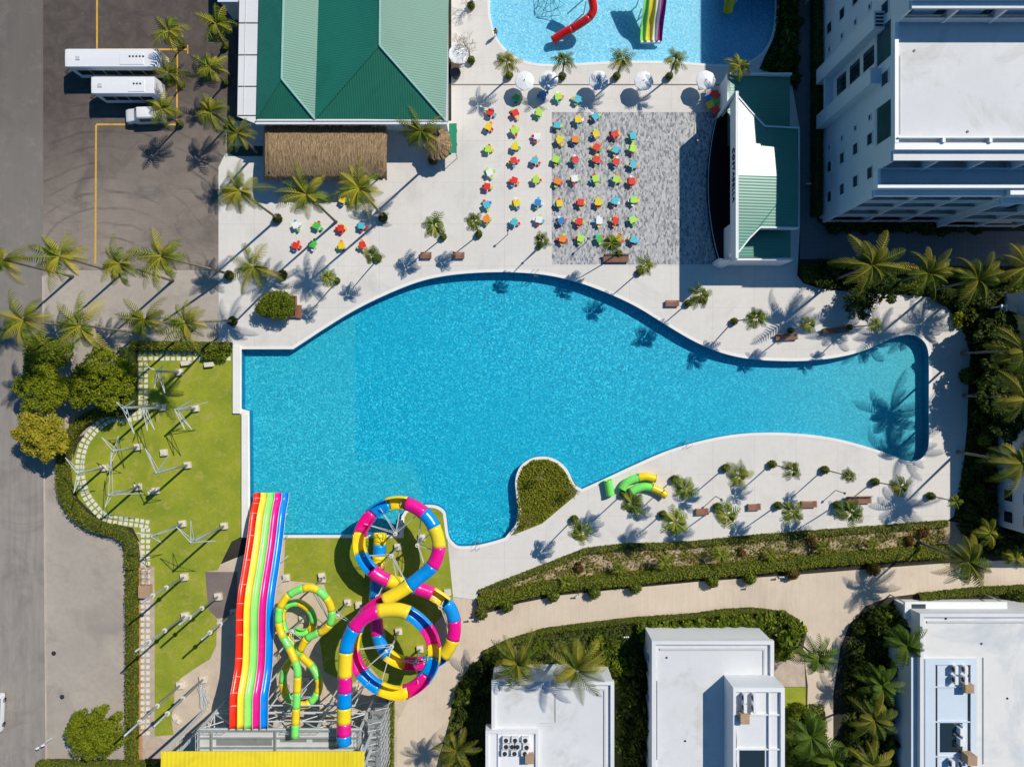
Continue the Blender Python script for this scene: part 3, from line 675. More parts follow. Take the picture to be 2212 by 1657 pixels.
# sign letters on the stage front
fc=bpy.data.curves.new('sign_letters','FONT'); fc.body='COSTABELLA'; fc.size=.98; fc.extrude=.05; fc.align_x='CENTER'; fc.align_y='CENTER'; fc.space_character=1.16
fo=bpy.data.objects.new('tmp',fc); COL.objects.link(fo)
bpy.context.view_layer.update(); me=bpy.data.meshes.new_from_object(fo.evaluated_get(bpy.context.evaluated_depsgraph_get())); bpy.data.objects.remove(fo)
me.materials.clear(); me.materials.append(M['dark'])
lt=bpy.data.objects.new('sign_letters',me); COL.objects.link(lt); lt.parent=st
yc=P(0,828.5-(828.5-376)*.9277).y; lt.location=Vector((P(xw,0).x-.06,yc,5.95))-so
lt.rotation_euler=Matrix(((0,0,-1),(-1,0,0),(0,1,0))).to_euler()
# --- hotel
ht=empty('hotel',P(1950,250),'tall white hotel block with flat roofs, loggias and rows of small windows','hotel'); hoo=ht.location
def omb(): return MB(origin=hoo)
XW=1770; XE=2420
b=omb()
wbox(b,XW,XE,190.4,472.7,0,13.3)          # lower body
wbox(b,XW,XE,190.4,422.4,13.3,17.2)       # upper storey
b.build('wall',M['wallwhite'],ht)
b=omb(); wbox(b,XW,XE,-300,190.4,0,20.4); b.build('wall',M['wallwhite'],ht)
b=omb(); wbox(b,XW+.0,XE,423,472,13.303,13.33); b.build('terrace_floor',M['roofwhite'],ht)
b=omb(); wbox(b,XW+3,XE,191,417,17.203,17.23); b.build('roof',M['roofwhite'],ht)
# parapets
b=omb(); wbox(b,XW-.5,XE,412,423.2,17.2,17.5); wbox(b,XW-.5,XW+6,190,412,17.2,17.55); b.build('parapet',M['white'],ht)
b=omb(); wbox(b,XW-.6,XE,467,474,13.3,14.2); wbox(b,XW-.6,XW+5,423.2,467,13.3,14.2); wbox(b,2014,XE,474,485,12.6,13.9); b.build('parapet',M['white'],ht)
b=omb(); wbox(b,XW+3,XE,402.5,404.5,17.25,17.75)
for xx in (1852,1933,2014): wbox(b,xx-2,xx+3,404.5,412,17.25,17.75)
b.build('roof_beam',M['white'],ht)
b=omb(); wbox(b,XW-.6,XE,188,193,20.4,21.0); wbox(b,XW-.6,XW+5,-300,188,20.4,21.0); b.build('parapet',M['paleblue'],ht)
b=omb(); wbox(b,2014,XE,472.8,483,0,12.6); b.build('wall',M['wallwhite'],ht)
def window(parent,origin,c,sz,axis,frame=M['wallwhite'],pane=M['glass']):
    """c centre, sz (width,height); axis 'x': faces -x, 'y': faces -y, 'n': faces +y"""
    w,h=sz; b=MB(origin=origin); g=MB(origin=origin); t=.10; c=Vector(c)
    for (du,dv,su,sv) in ((0,h/2,w+t,t),(0,-h/2,w+t,t),(-w/2,0,t,h-t),(w/2,0,t,h-t)):
        if axis=='x': b.box(c+Vector((-.05,du,dv)),(.12,su,sv))
        else: b.box(c+Vector((du,-.05 if axis=='y' else .05,dv)),(su,.12,sv))
    if axis=='x': g.box(c+Vector((-.012,0,0)),(.03,w-t,h-t))
    else: g.box(c+Vector((0,-.012 if axis=='y' else .012,0)),(w-t,.03,h-t))
    f=b.build('window',frame,parent); gg=g.build('pane',pane,f); gg.location=(0,0,0); return f
xf=P(XW,0).x
for yy in (163,286.5): 
    window(ht,hoo,(xf,P(0,yy).y,15.7),(1.5,1.4),'x')
for h_ in (2.9,6.2,9.4,12.6):
    for yy in (376,438.5): window(ht,hoo,(xf,P(0,yy).y,h_),(1.35,1.15),'x')
    for yy in (336,131): window(ht,hoo,(xf,P(0,yy).y,h_),(.7,.55),'x')
    window(ht,hoo,(xf,P(0,86).y,h_),(1.35,1.3),'x')
for (ya,yb) in ((190,253.5),(330,395)):      # two-storey glazed openings under the roof
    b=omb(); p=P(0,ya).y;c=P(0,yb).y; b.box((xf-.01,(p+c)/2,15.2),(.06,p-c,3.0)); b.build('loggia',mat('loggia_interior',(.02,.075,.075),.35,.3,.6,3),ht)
    b=omb(); b.box((xf-.06,(p+c)/2,13.95),(.14,p-c,.5)); b.build('loggia_railing',M['greywhite'],ht)
for (ya,yb,z0,z1,w) in ((166,197,1.8,15.6,20),(262,290,1.8,14.9,20)):    # projecting stair fins
    b=omb(); wbox(b,XW-w,XW-.02,ya,yb,z0,z1); b.build('projecting_bay',M['wallwhite'],ht)
for z in (15.63,): pass
for k in range(4):
    b=omb(); wbox(b,XW-17,XW-3,170+k*6.5,173.5+k*6.5,15.6,15.64); b.build('vent',M['dark'],ht)
b=omb(); wbox(b,XW-18,XW-.05,197.2,261.8,3.6,3.8); b.build('porch_slab',M['wallwhite'],ht)
for hh in (6.0,9.2,12.3):
    b=omb(); p=P(0,208).y;c=P(0,242).y; b.box((xf-.02,(p+c)/2,hh),(.08,p-c,2.2)); f=b.build('window',M['glass'],ht)
    for k in range(1,4):
        b=omb(); yy=p+(c-p)*k/4; b.box((xf-.08,yy,hh),(.05,.05,2.2)); b.build('glazing_bar',M['dark'],ht)
# south front: recessed balconies between white fins and floor slabs
def balconies(ysouth,xs,floors,depth,parent=ht,org=hoo,xmin=None):
    for z0,z1 in floors:
        for xa,xb in zip(xs[:-1],xs[1:]):
            b=MB(origin=org); a=P(xa+3,ysouth);c=P(xb-3,ysouth); b.bx(a.x,c.x,a.y-.03,a.y+.05,z0+.15,z1-.35); f=b.build('glazing',M['glass'],parent)
            b=MB(origin=org); m_=(a.x+c.x)/2; b.bx(m_-1.2,m_+1.2,a.y-.07,a.y-.035,z0+.3,z1-.6); b.build('curtain',M['paleblue'],parent)
            b=MB(origin=org); b.bx(a.x,c.x,a.y-depth,a.y-depth+.06,z0+.1,z0+.95); b.build('balcony_railing',M['greywhite'],parent)
        b=MB(origin=org); a=P(xs[0],ysouth);c=P(xs[-1],ysouth); b.bx(a.x,c.x,a.y-depth-.02,a.y-.001,z1-.22,z1-.0); b.build('floor_slab',M['wallwhite'],parent)
    z0=floors[0][0]; z1=floors[-1][1]
    for x in xs:
        b=MB(origin=org); a=P(x,ysouth); b.bx(a.x-.16,a.x+.16,a.y-depth-.06,a.y-.002,z0,z1-.23); b.build('fin',M['wallwhite'],parent)
balconies(422.4,[1772,1852,1933,2014,2095,2176],[(13.4,17.0)],1.0)
balconies(472.7,[1772,1853,1933,2012],[(1.0,4.2),(4.2,7.6),(7.6,10.5),(10.5,13.2)],.7)
balconies(483,[2015,2095,2176],[(1.0,4.2),(4.2,7.6),(7.6,12.5)],.7)
balconies(190.4,[1772,1852,1933,2014,2095,2176],[(17.5,20.3)],.8)
b=omb(); 
for k in range(3): b.tube([P(2000+k*0,0,17.3)+Vector((0,0,0)),P(2100,0,17.3)],.02,4)
# --- villas at the bottom
def villa(name,lab,x0,x1,y0,y1,h,roofm,pw=.45,ph=.35,porch=None):
    """x0.. y1 are image-plan at height h"""
    gx0,gy0=gp(x0,y0,h); gx1,gy1=gp(x1,y1,h)
    v=empty(name,P((gx0+gx1)/2,(gy0+gy1)/2),lab,'villa'); o=v.location
    b=MB(origin=o); wbox(b,gx0+2,gx1-2,gy0+2,gy1,0,h-.25); b.build('wall',M['wallwhite'],v)
    b=MB(origin=o); wbox(b,gx0,gx1,gy0,gy1,h-.25,h); b.build('roof',roofm,v)
    a=P(gx0,gy0);c=P(gx1,gy1)
    b=MB(origin=o); b.bx(a.x,c.x,a.y-pw,a.y,h+.001,h+ph); b.bx(a.x,a.x+pw,c.y,a.y-pw,h+.001,h+ph); b.bx(c.x-pw,c.x,c.y,a.y-pw,h+.001,h+ph); b.build('parapet',M['wallwhite'],v)
    b=MB(origin=o); w2=.22; d=pw+.55; b.bx(a.x+d,c.x-d,a.y-d-w2,a.y-d,h+.001,h+.13); b.bx(c.x-d-w2,c.x-d,c.y,a.y-d-w2,h+.001,h+.13); b.build('gutter_kerb',M['greywhite'],v)
    n=max(2,int((c.x-a.x)/4))
    for k in range(n):
        xx=a.x+(c.x-a.x)*(k+.5)/n
        pass
    for k in range(2):
        yy=a.y-3-5*k; 
        if a.x>0: window(v,o,(a.x+2*SC,yy,h-2.2),(1.2,1.3),'x')
    return v,o
va,vao=villa('villa','white flat roofed villa nearest the water slides, palm shadow across its roof',1062,1326,1469,1760,5.2,M['roofwhite'])
vb,vbo=villa('villa','middle white flat roofed villa with a raised stair block casting a long blue shadow',1407,1670,1382,1760,5.5,M['roofwhite'])
vc,vco=villa('villa','right-hand white villa with warm patched roof and a strip of machinery',1984,2420,1323,1760,5.5,M['roofwarm'])
b=MB(origin=vao); p=P(1049,1576,5.6);c=P(1163,1760,5.6); b.bx(p.x,c.x,c.y,p.y,4.2,5.62); b.build('raised_roof',M['white'],va)
p=P(1049,1576,5.65);c=P(1163,1760,5.65)
b=MB(origin=vao); b.bx(p.x,c.x,p.y-.35,p.y,5.625,5.9); b.bx(p.x,p.x+.35,c.y,p.y-.35,5.625,5.9); b.bx(c.x-.35,c.x,c.y,p.y-.35,5.625,5.9); b.bx(P(1075,0,5.7).x,P(1077,0,5.7).x,c.y,p.y-.35,5.625,5.8); b.build('parapet',M['wallwhite'],va)
p=P(1583,1484,8.9);c=P(1694,1760,8.9)
b=MB(origin=vbo); b.bx(p.x,c.x,c.y,p.y,5.502,8.7); b.build('stair_block',M['wallwhite'],vb)
b=MB(origin=vbo); b.bx(p.x,c.x,p.y-.5,p.y,8.701,9.1); b.bx(p.x,p.x+.3,c.y,p.y-.5,8.701,9.1); b.bx(c.x-.45,c.x,c.y,p.y-.5,8.701,9.1)
for u in (1182,): b.bx(P(1382.4+.235*u,0,8.9).x,P(1382.4+.235*u,0,8.9).x+.1,c.y,p.y-.5,8.701,9.0)
for v_ in (1182,1500): yy=P(0,1267.2+.235*v_,8.9).y; b.bx(p.x+.3,c.x-.45,yy,yy+.14,8.701,8.95)
b.build('parapet',M['white'],vb)
b=MB(origin=vbo); a=P(1600,1623,9.1);e_=P(1655,1760,9.1); b.bx(a.x,e_.x,e_.y,a.y,8.702,8.75); b.build('skylight',M['glass'],vb)
b=MB(origin=vbo); b.tube([P(1589,1566,8.75),P(1591,1600,8.75),P(1590,1640,8.75),P(1593,1670,8.75)],.03,5); b.build('cable',M['dark'],vb)
p=P(1999,1423.5,5.8);c=P(2110.5,1760,5.8)
b=MB(origin=vco); b.bx(p.x,c.x,c.y,p.y,5.502,5.6); b.build('machine_deck',M['paleblue'],vc)
b=MB(origin=vco); b.bx(p.x,c.x,p.y-.7,p.y,5.601,5.82); b.bx(p.x,p.x+1.2,c.y,p.y-.7,5.601,5.8); b.bx(c.x-.75,c.x,c.y,p.y-.7,5.601,5.82)
for v_ in (925,1245,1565): yy=P(0,1267.2+.235*v_,5.7).y; b.bx(p.x+1.2,c.x-.75,yy,yy+.12,5.601,5.78)
b.build('parapet',M['paleblue'],vc)
for u in (1405,1700):
    b=MB(origin=vco); xx=P(1693.4+.235*u,0,5.8).x; b.bx(xx,xx+.2,c.y,p.y-.7,5.602,5.63); b.build('roof_gutter',M['dark'],vc)
b=MB(origin=vco); a=P(2032,1562,5.7);e_=P(2080,1625,5.7); b.bx(a.x,e_.x,e_.y,a.y,5.61,5.66); b.build('skylight',M['glass'],vc)
b=MB(origin=vco); g0=gp(1955,1300,3.6);g1=gp(2176,1336,3.6); wbox(b,g0[0],g1[0],g0[1],g1[1],3.3,3.6); b.build('porch_roof',M['white'],vc)
b=MB(origin=vco); 
for x_ in (g0[0]+3,g1[0]-3): 
    pp=P(x_,g0[1]+3); b.tube([pp,pp+Vector((0,0,3.3))],.1,6)
b.build('porch_post',M['white'],vc)
b=MB(origin=vco); g2=gp(1970,1305,3.65);g3=gp(2000,1318,3.65); wbox(b,g2[0],g3[0],g2[1],g3[1],3.601,3.65); b.build('skylight',M['glass'],vc)
b=MB(origin=vco); g2=gp(1966,1440,5);g3=gp(1999,1760,5); wbox(b,1918,1931,g2[1]-20,1700,0,5.2); b.build('side_wall',M['paleblue'],vc)
def pipe(parent,org,pts,r=.05,name='pipe',m='greywhite'):
    b=MB(origin=org); b.tube(pts,r,6); b.build(name,M[m],parent)
def drain(parent,org,x,y,h):
    b=MB(origin=org); p=P(x,y,h); b.cyl((p.x,p.y,h+.001),.13,.05,12); b.build('roof_drain',M['dark'],parent)
drain(vc,vco,2043,1336,5.5); drain(vc,vco,2176,1508,5.5); drain(vc,vco,2120,1390,5.5); drain(va,vao,1290,1500,5.2); drain(vb,vbo,1440,1420,5.5); drain(vb,vbo,1480,1600,5.5)
drain(ht,hoo,1975,110,17.25); drain(ht,hoo,2090,285,17.25)
pipe(ht,hoo,[P(1945,120,17.35),P(1945,290,17.35)],.06); pipe(ht,hoo,[P(1900,395,13.5),P(2180,398,13.5)],.05)
pipe(vb,vbo,[P(1420,1470,5.6),P(1420,1640,5.6)],.05); pipe(va,vao,[P(1200,1500,5.3),P(1200,1560,5.3),P(1170,1562,5.3)],.04); pipe(vc,vco,[P(2125,1420,5.6),P(2125,1650,5.6)],.05)
# --- east villa
ev=empty('villa',P(2240,900),'white villa at the right edge behind dark palms, blue windows on its side','villa'); eo=ev.location
b=MB(origin=eo); wbox(b,2155,2400,640,1135,0,8.3); b.build('wall',M['wallwhite'],ev)
b=MB(origin=eo); wbox(b,2153,2400,638,1137,8.3,8.6); b.build('roof',M['roofwhite'],ev)
for yy in (960,1065,1110):
    for z in (2.0,5.4): window(ev,eo,(P(2155,0).x,P(0,yy).y,z),(1.5,1.7),'x',M['wallwhite'],M['glass'])
pg=empty('pergola',P(2190,675),'small white pergola frame at the right edge above the dark shrubs','pergola'); 
for k in range(5):
    b=MB(origin=pg.location); a=P(2163+11*k,658,3.6);c=P(2166+11*k,692,3.6); b.bx(a.x,c.x,c.y,a.y,3.5,3.65); b.build('rafter',M['white'],pg)
for yy in (660,688):
    b=MB(origin=pg.location); a=P(2160,yy,3.5);c=P(2215,yy+3,3.5); b.bx(a.x,c.x,c.y,a.y,3.35,3.499); b.build('beam',M['white'],pg)
    b=MB(origin=pg.location); 
    x_=a.x+.2; b.bx(x_,x_+.15,c.y,c.y+.15,0,3.35); b.build('post',M['white'],pg)
# unseen structure added north of the splash pool, roof sized to shade the water
pt=empty('shade_structure',P(1640,-10),'unseen structure beyond the top edge, its roof shaped to shade the splash pool','shade structure')
b=MB(origin=pt.location); a=P(1578,-120,5.0);c=P(1800,10,5.0); 
ga=P(1582,-110);gc=P(1742,14); b.bx(ga.x,gc.x,gc.y,ga.y,4.8,5.0); b.build('roof',M['p_blue'],pt)
for x_ in (1586,1738):
    for y_ in (-100,10):
        b=MB(origin=pt.location); pp=P(x_,y_); b.tube([Vector((pp.x,pp.y,-.5)),Vector((pp.x,pp.y,4.8))],.12,8); b.build('post',M['greywhite'],pt)

# ---------------------------------------------------------------- foliage meshes
def quads_from(c,n,spin,size,asp=1.7,bend=0):
    """leaf quads: centres c (N,3), normals n (N,3), spin angle, size (N)"""
    n=n/np.linalg.norm(n,axis=1,keepdims=True); a=np.where(np.abs(n[:,2:3])<.9,np.array([[0,0,1.]]),np.array([[1.,0,0]]))
    u=np.cross(n,a); u/=np.linalg.norm(u,axis=1,keepdims=True); v=np.cross(n,u)
    cs,sn=np.cos(spin)[:,None],np.sin(spin)[:,None]; d=u*cs+v*sn; w=-u*sn+v*cs
    s=size[:,None]; L=d*s*asp*.5; Wd=w*s*.5
    V=np.stack([c-L,c+Wd*.9,c+L,c-Wd*.9],axis=1).reshape(-1,3)
    F=np.arange(len(c)*4).reshape(-1,4); return V,F
def leafcloud(N,blobs,size,up=.6,shell=.55,r=rng):
    """leaves near the surface of ellipsoid blobs [(cx,cy,cz,rx,ry,rz)]"""
    w=np.array([b[3]*b[4] for b in blobs]); idx=r.choice(len(blobs),N,p=w/w.sum()); B=np.array(blobs)[idx]
    d=r.normal(size=(N,3)); d/=np.linalg.norm(d,axis=1,keepdims=True); rad=(shell+(1-shell)*r.random((N,1)))**.7
    rad*=r.uniform(.85,1.12,(N,1)); c=B[:,:3]+d*rad*B[:,3:6]
    nn=d*.8+r.normal(size=(N,3))*.6; nn[:,2]+=up
    tone=np.clip((c[:,2]-c[:,2].min())/(np.ptp(c[:,2])+1e-6)*.0+ r.random(N)**4,0,1)
    V,F=quads_from(c,nn,r.uniform(0,6.3,N),r.uniform(.7,1.3,N)*size); return V,F,tone
def crown(R=3.6,nf=24,old=.25,width=.14,leaflets=17,droop=1.5,wind=0.0,seed=0,thin=1.0,erect=1.15,uniform=False):
    r=np.random.default_rng(seed); Vs=[];Fs=[];tone=[];nb=0
    for i in range(nf):
        t=i/nf; az=i*2.39996+r.uniform(-.25,.25)
        e0=erect-1.35*t+r.uniform(-.15,.15); L=R*(.66+.48*r.random())*(1.0 if t>.12 else .7)
        if wind: az+=wind*math.sin(az-.6)
        fold=r.uniform(.25,.9); tw=r.uniform(-.5,.5); ft=(1.0 if (t>1-old and r.random()<.45) else r.random()**2*.75)
        n=leaflets; s=np.linspace(0,1,n+1); ang=e0-(droop+.4*r.random())*s**1.25; ds=L/n
        x=np.concatenate([[0],np.cumsum(np.cos(ang[:-1])*ds)]); z=np.concatenate([[0],np.cumsum(np.sin(ang[:-1])*ds)])
        side=np.cumsum(np.full(n+1,tw*ds*.25))*s
        ca,sa=math.cos(az),math.sin(az); pts=np.stack([x*ca-side*sa,x*sa+side*ca,z],1)
        f_=np.array([ca,sa,0]); sd_=np.array([-sa,ca,0])
        # rachis
        for k in range(n):
            w=.045*(1-s[k]*.7); a=pts[k];b=pts[k+1]; Vs.append([a-sd_*w,a+sd_*w,b+sd_*w*.8,b-sd_*w*.8]); tone.append(min(1,ft+.4))
        for k in range(2,n+1):
            ll=R*.235*thin*math.sin(math.pi*min(1,.16+.80*s[k]))**.8+.06
            tdir=np.array([math.cos(ang[k])*ca,math.cos(ang[k])*sa,math.sin(ang[k])]); up_=np.array([-math.sin(ang[k])*ca,-math.sin(ang[k])*sa,math.cos(ang[k])])
            for sg in (-1,1):
                d=sd_*sg*(.85)+tdir*(.55+.5*s[k])-up_*fold*.7-np.array([0,0,.18]); d/=np.linalg.norm(d); ln=ll*r.uniform(.85,1.12)
                wv=tdir*width*.5*(1.15-.5*s[k]); a=pts[k]; tip=a+d*ln-np.array([0,0,.14*ln]); mid=a+d*ln*.5
                Vs.append([a-wv*.7,a+wv*.7,tip+wv*.25,tip-wv*.25]); tone.append(ft)
    V=np.array(Vs).reshape(-1,3); F=np.arange(len(V)).reshape(-1,4); return V,F,np.array(tone)
CROWN={}
for i in range(6):
    V,F,t=crown(3.9,17,.35,.25,15,1.45,wind=.5,thin=.84,seed=20+i,erect=1.25); CROWN['big',i]=fastmesh('crown',V,F,M['palm'],tone=t,link=False)
    V,F,t=crown(4.35,19,.35,.28,17,1.5,wind=.35,thin=.86,seed=40+i,erect=1.3); CROWN['dark',i]=fastmesh('crown',V,F,M['palmdark'],tone=t,link=False)
    V,F,t=crown(2.2,14,.25,.27,9,1.5,seed=60+i,erect=1.2,thin=1.15); CROWN['mid',i]=fastmesh('crown',V,F,M['palm'],tone=t,link=False)
    V,F,t=crown(1.75,14,.2,.27,8,1.6,seed=80+i,erect=1.1,thin=1.35); CROWN['small',i]=fastmesh('crown',V,F,M['palmyoung'],tone=t,link=False)
    V,F,t=crown(1.2,14,.2,.2,7,1.3,seed=90+i,erect=1.2,thin=.9); CROWN['tuft',i]=fastmesh('crown',V,F,M['leafmid'],tone=t,link=False)
    V,F,t=crown(1.3,9,.6,.08,7,1.7,seed=100+i,erect=1.0,thin=.7); CROWN['dry',i]=fastmesh('crown',V,F,M['dry'],tone=t,link=False)
for i in range(6):
    V,F,t=crown(3.6,18,.1,.34,13,1.35,seed=120+i,erect=1.25,thin=1.0); CROWN['feather',i]=fastmesh('crown',V,F,M['palmfeather'],tone=t,link=False)
n_palm=0
def palm(cx,cy,bx,by,h,kind,label,group,scale=1.0,cat='palm tree',hb=0.0,rx=0.0):
    global n_palm
    if bx is None: bx,by=gp(cx,cy,h); bx+=random.uniform(-8,8); by+=random.uniform(-5,5)
    top=P(cx,cy,h); bs=P(bx,by); bs.z=hb
    name={'big':'coconut_palm','dark':'coconut_palm','mid':'palm_tree','feather':'palm_tree','small':'young_palm','tuft':'young_palm','dry':'bare_palm'}[kind]
    t=empty(name,bs,label,cat,group)
    b=MB(origin=bs); r0={'big':.17,'dark':.18,'mid':.13,'feather':.14,'small':.085,'tuft':.06,'dry':.06}[kind]
    pts=[]; n=9
    for k in range(n+1):
        s=k/n; p=bs.lerp(top,s**1.0); p=Vector((bs.x+(top.x-bs.x)*s**1.25, bs.y+(top.y-bs.y)*s**1.25, bs.z+(h-.15-bs.z)*s)); pts.append(p)
    b.tube(pts,[r0*(1.35 if k==0 else 1.0-.35*k/n) for k in range(n+1)],8); b.build('trunk',M['bark'],t,smooth=True)
    me=CROWN[kind,n_palm%6]; c=bpy.data.objects.new('crown',me); COL.objects.link(c); c.parent=t
    c.location=top-bs; rr=random.uniform(0,6.28) if kind not in('big',) else random.uniform(-.7,.7)
    c.rotation_euler=(rx+random.uniform(-.12,.12),random.uniform(-.12,.12),rr); sc=scale*random.uniform(.93,1.07); c.scale=(sc,sc,sc*random.uniform(.85,1.05))
    n_palm+=1; return t
# clipped ball shrubs
def ballmesh(leafm,R=.55,N=340,seed=0,coremat=None):
    r=np.random.default_rng(seed); b=MB(); b.ball((0,0,R*.85),R*.9,12,0)
    v=np.array([list(x) for x in b.v]); f=np.array([q_ for q_ in b.f])
    d=r.normal(size=(N,3)); d/=np.linalg.norm(d,axis=1,keepdims=True); c=np.array([0,0,R*.85])+d*R*r.uniform(.88,1.08,(N,1))
    nn=d+r.normal(size=(N,3))*.45; V,F=quads_from(c,nn,r.uniform(0,6.3,N),r.uniform(.09,.16,N))
    return fastmesh('ball_shrub',np.vstack([v,V]),np.vstack([f,F+len(v)]),[coremat or M['hcore'],leafm],midx=[0]*len(f)+[1]*len(F),tone=np.concatenate([np.zeros(len(f)),r.random(N)**3]),link=False)
BALL=[ballmesh(M['leafmid'],seed=i) for i in range(3)]
BALLR=[ballmesh(M['redleaf'],seed=7)]; BALLD=[ballmesh(M['leafdark'],seed=9)]
def ball(x,y,label,group,s=1.0,ms=BALL):
    o=bpy.data.objects.new('ball_shrub',random.choice(ms)); COL.objects.link(o); o.location=P(x,y); o.scale=(s,s,s); o.rotation_euler=(0,0,random.uniform(0,6)); return tag(o,label,'shrub',group)
# shrubs
def shrubmesh(leafm,N,size,seed,k=9,flat=.75):
    r=np.random.default_rng(seed); bl=[(0,0,.35,.7,.7,.5)]
    for i in range(k):
        a=r.uniform(0,6.28);d=r.uniform(.3,.68); s=r.uniform(.28,.46); bl.append((d*math.cos(a),d*math.sin(a),r.uniform(.35,.75)*flat,s,s,s*.9))
    V,F,t=leafcloud(N,bl,size,r=r); V[:,2]=np.maximum(V[:,2],.01); return fastmesh('shrub',V,F,leafm,tone=t,link=False)
SH={'dark':[shrubmesh(M['leafdark'],900,.15,200+i) for i in range(4)],'mid':[shrubmesh(M['leafmid'],900,.14,210+i) for i in range(4)],
    'bright':[shrubmesh(M['leaf'],900,.13,220+i) for i in range(3)],'broad':[shrubmesh(M['leafmid'],360,.30,230+i) for i in range(4)],'broaddark':[shrubmesh(M['leafdark'],360,.30,240+i) for i in range(4)],
    'bronze':[shrubmesh(M['redleaf'],600,.16,250+i) for i in range(2)]}
def shrub(x,y,r,kind,label,group=None,hz=1.0):
    """x,y plan ground units, r radius in plan units"""
    s=r*SC; o=bpy.data.objects.new('shrub',random.choice(SH[kind])); COL.objects.link(o); o.location=P(x,y)
    o.scale=(s*random.uniform(.95,1.1),s*random.uniform(.95,1.1),s*hz); o.rotation_euler=(0,0,random.uniform(0,6.28)); return tag(o,label,'shrub',group)
def tree(cx,cy,rpx,h,leafm,label,group=None,seed=0,N=15000,size=.165,trunk_h=None,flowers=False):
    """cx, cy image-plan of the crown centre"""
    g=Vector((*P(cx,cy,h*.8)[:2],0)); t=empty('broadleaf_tree',g,label,'tree',group); R=rpx*SC*(1-h*.8/H); r=np.random.default_rng(seed)
    bl=[(0,0,h*.55,R*.5,R*.5,R*.3)]
    for i in range(60):
        a=r.uniform(0,6.28); d=R*(r.random()**.55)*1.0*(1+.10*math.sin(3*a+seed)+.07*math.sin(5*a+2*seed)); s=R*r.uniform(.14,.28); bl.append((d*math.cos(a)*.9,d*math.sin(a)*.9,h*.62+(R-d)*.42*r.uniform(.3,1.3)+r.uniform(-.3,.35),s,s,s*.7))
    V,F,tn=leafcloud(N,bl,size,r=r); fastmesh('crown',V,F,leafm,tone=tn,parent=t)
    b=MB(); th=h*.5; b.tube([(0,0,0),(.05,.05,th*.5),(0,.05,th)],[R*.075,R*.055,R*.05],8)
    for i in range(7):
        bb=bl[i*3]; b.tube([(0,.05,th*.95),(bb[0]*.5,bb[1]*.5,(th+bb[2])*.5+.1),(bb[0],bb[1],bb[2])],[R*.035,R*.022,R*.01],6)
    b.build('trunk',M['darkbark'],t,smooth=True); return t
def hedge(name,path,w,h,label,leafm=M['hedge'],dens=55,lump=.08,size=.13,group=None,cat='hedge',top=None):
    """path of plan ground points, width and height in metres"""
    pts=[np.array(P(x,y))[:2] for x,y in path]; r=rng
    L=[0]; 
    for a,b_ in zip(pts[:-1],pts[1:]): L.append(L[-1]+np.linalg.norm(b_-a))
    n=max(2,int(L[-1]/.6)); C=[];D=[]
    for i in range(n+1):
        d=L[-1]*i/n; k=min(len(L)-2,max(0,np.searchsorted(L,d)-1)); t=(d-L[k])/(L[k+1]-L[k]+1e-9); C.append(pts[k]+(pts[k+1]-pts[k])*t); D.append((pts[k+1]-pts[k])/(L[k+1]-L[k]+1e-9))
    C=np.array(C);D=np.array(D); D=np.vstack([D[:1],(D[:-1]+D[1:])/2]); D/=np.linalg.norm(D,axis=1,keepdims=True); Nn=np.stack([-D[:,1],D[:,0]],1)
    prof=[(-.5,0),(-.5,.75),(-.36,.95),(0,1),(.36,.95),(.5,.75),(.5,0)]; V=[]
    for i in range(n+1):
        for a,z in prof:
            q_=C[i]+Nn[i]*(a*w*.92+r.uniform(-lump,lump)); V.append((q_[0],q_[1],max(0,z*h*.93+(r.uniform(-lump,lump) if z>0 else 0))))
    m=len(prof); F=[[i*m+k,(i+1)*m+k,(i+1)*m+k+1,i*m+k+1] for i in range(n) for k in range(m-1)]
    F=[f[::-1] for f in F]+[[0,1,2,6],[2,3,4,6],[4,5,6,6]][:1]+[[n*m+6,n*m+4,n*m+2,n*m+0]]
    NL=int(L[-1]*(w+1.5*h)*dens); i=r.random(NL)*n; i0=np.minimum(i.astype(int),n-1); fr=(i-i0)[:,None]
    cc=C[i0]*(1-fr)+C[i0+1]*fr; nn=Nn[i0]; side=r.random(NL)
    ptop=w/(w+1.4*h); istop=side<ptop
    a=np.where(istop,r.uniform(-.5,.5,NL),np.sign(r.random(NL)-.5)*.5); z=np.where(istop,h*(1-.25*(np.abs(a)*2)**4),h*r.random(NL)); a=a*w*r.uniform(.94,1.10,NL)
    pos=np.column_stack([cc+nn*a[:,None],z*r.uniform(.92,1.07,NL)]); nv=np.column_stack([nn*np.where(istop,0,np.sign(a))[:,None],np.where(istop,1.,.25)])+r.normal(size=(NL,3))*.45
    lv,lf=quads_from(pos,nv,r.uniform(0,6.3,NL),r.uniform(.7,1.4,NL)*size)
    o0=Vector((C[n//2][0],C[n//2][1],0)); VV=np.vstack([np.array(V),lv])-np.array(o0)
    o=fastmesh(name,VV,np.vstack([np.array(F),lf+len(V)]),[M['hcore'],leafm],midx=[0]*len(F)+[1]*len(lf),tone=np.concatenate([np.zeros(len(F)),(r.random(NL)**3)]),loc=o0)
    return tag(o,label,cat,group)
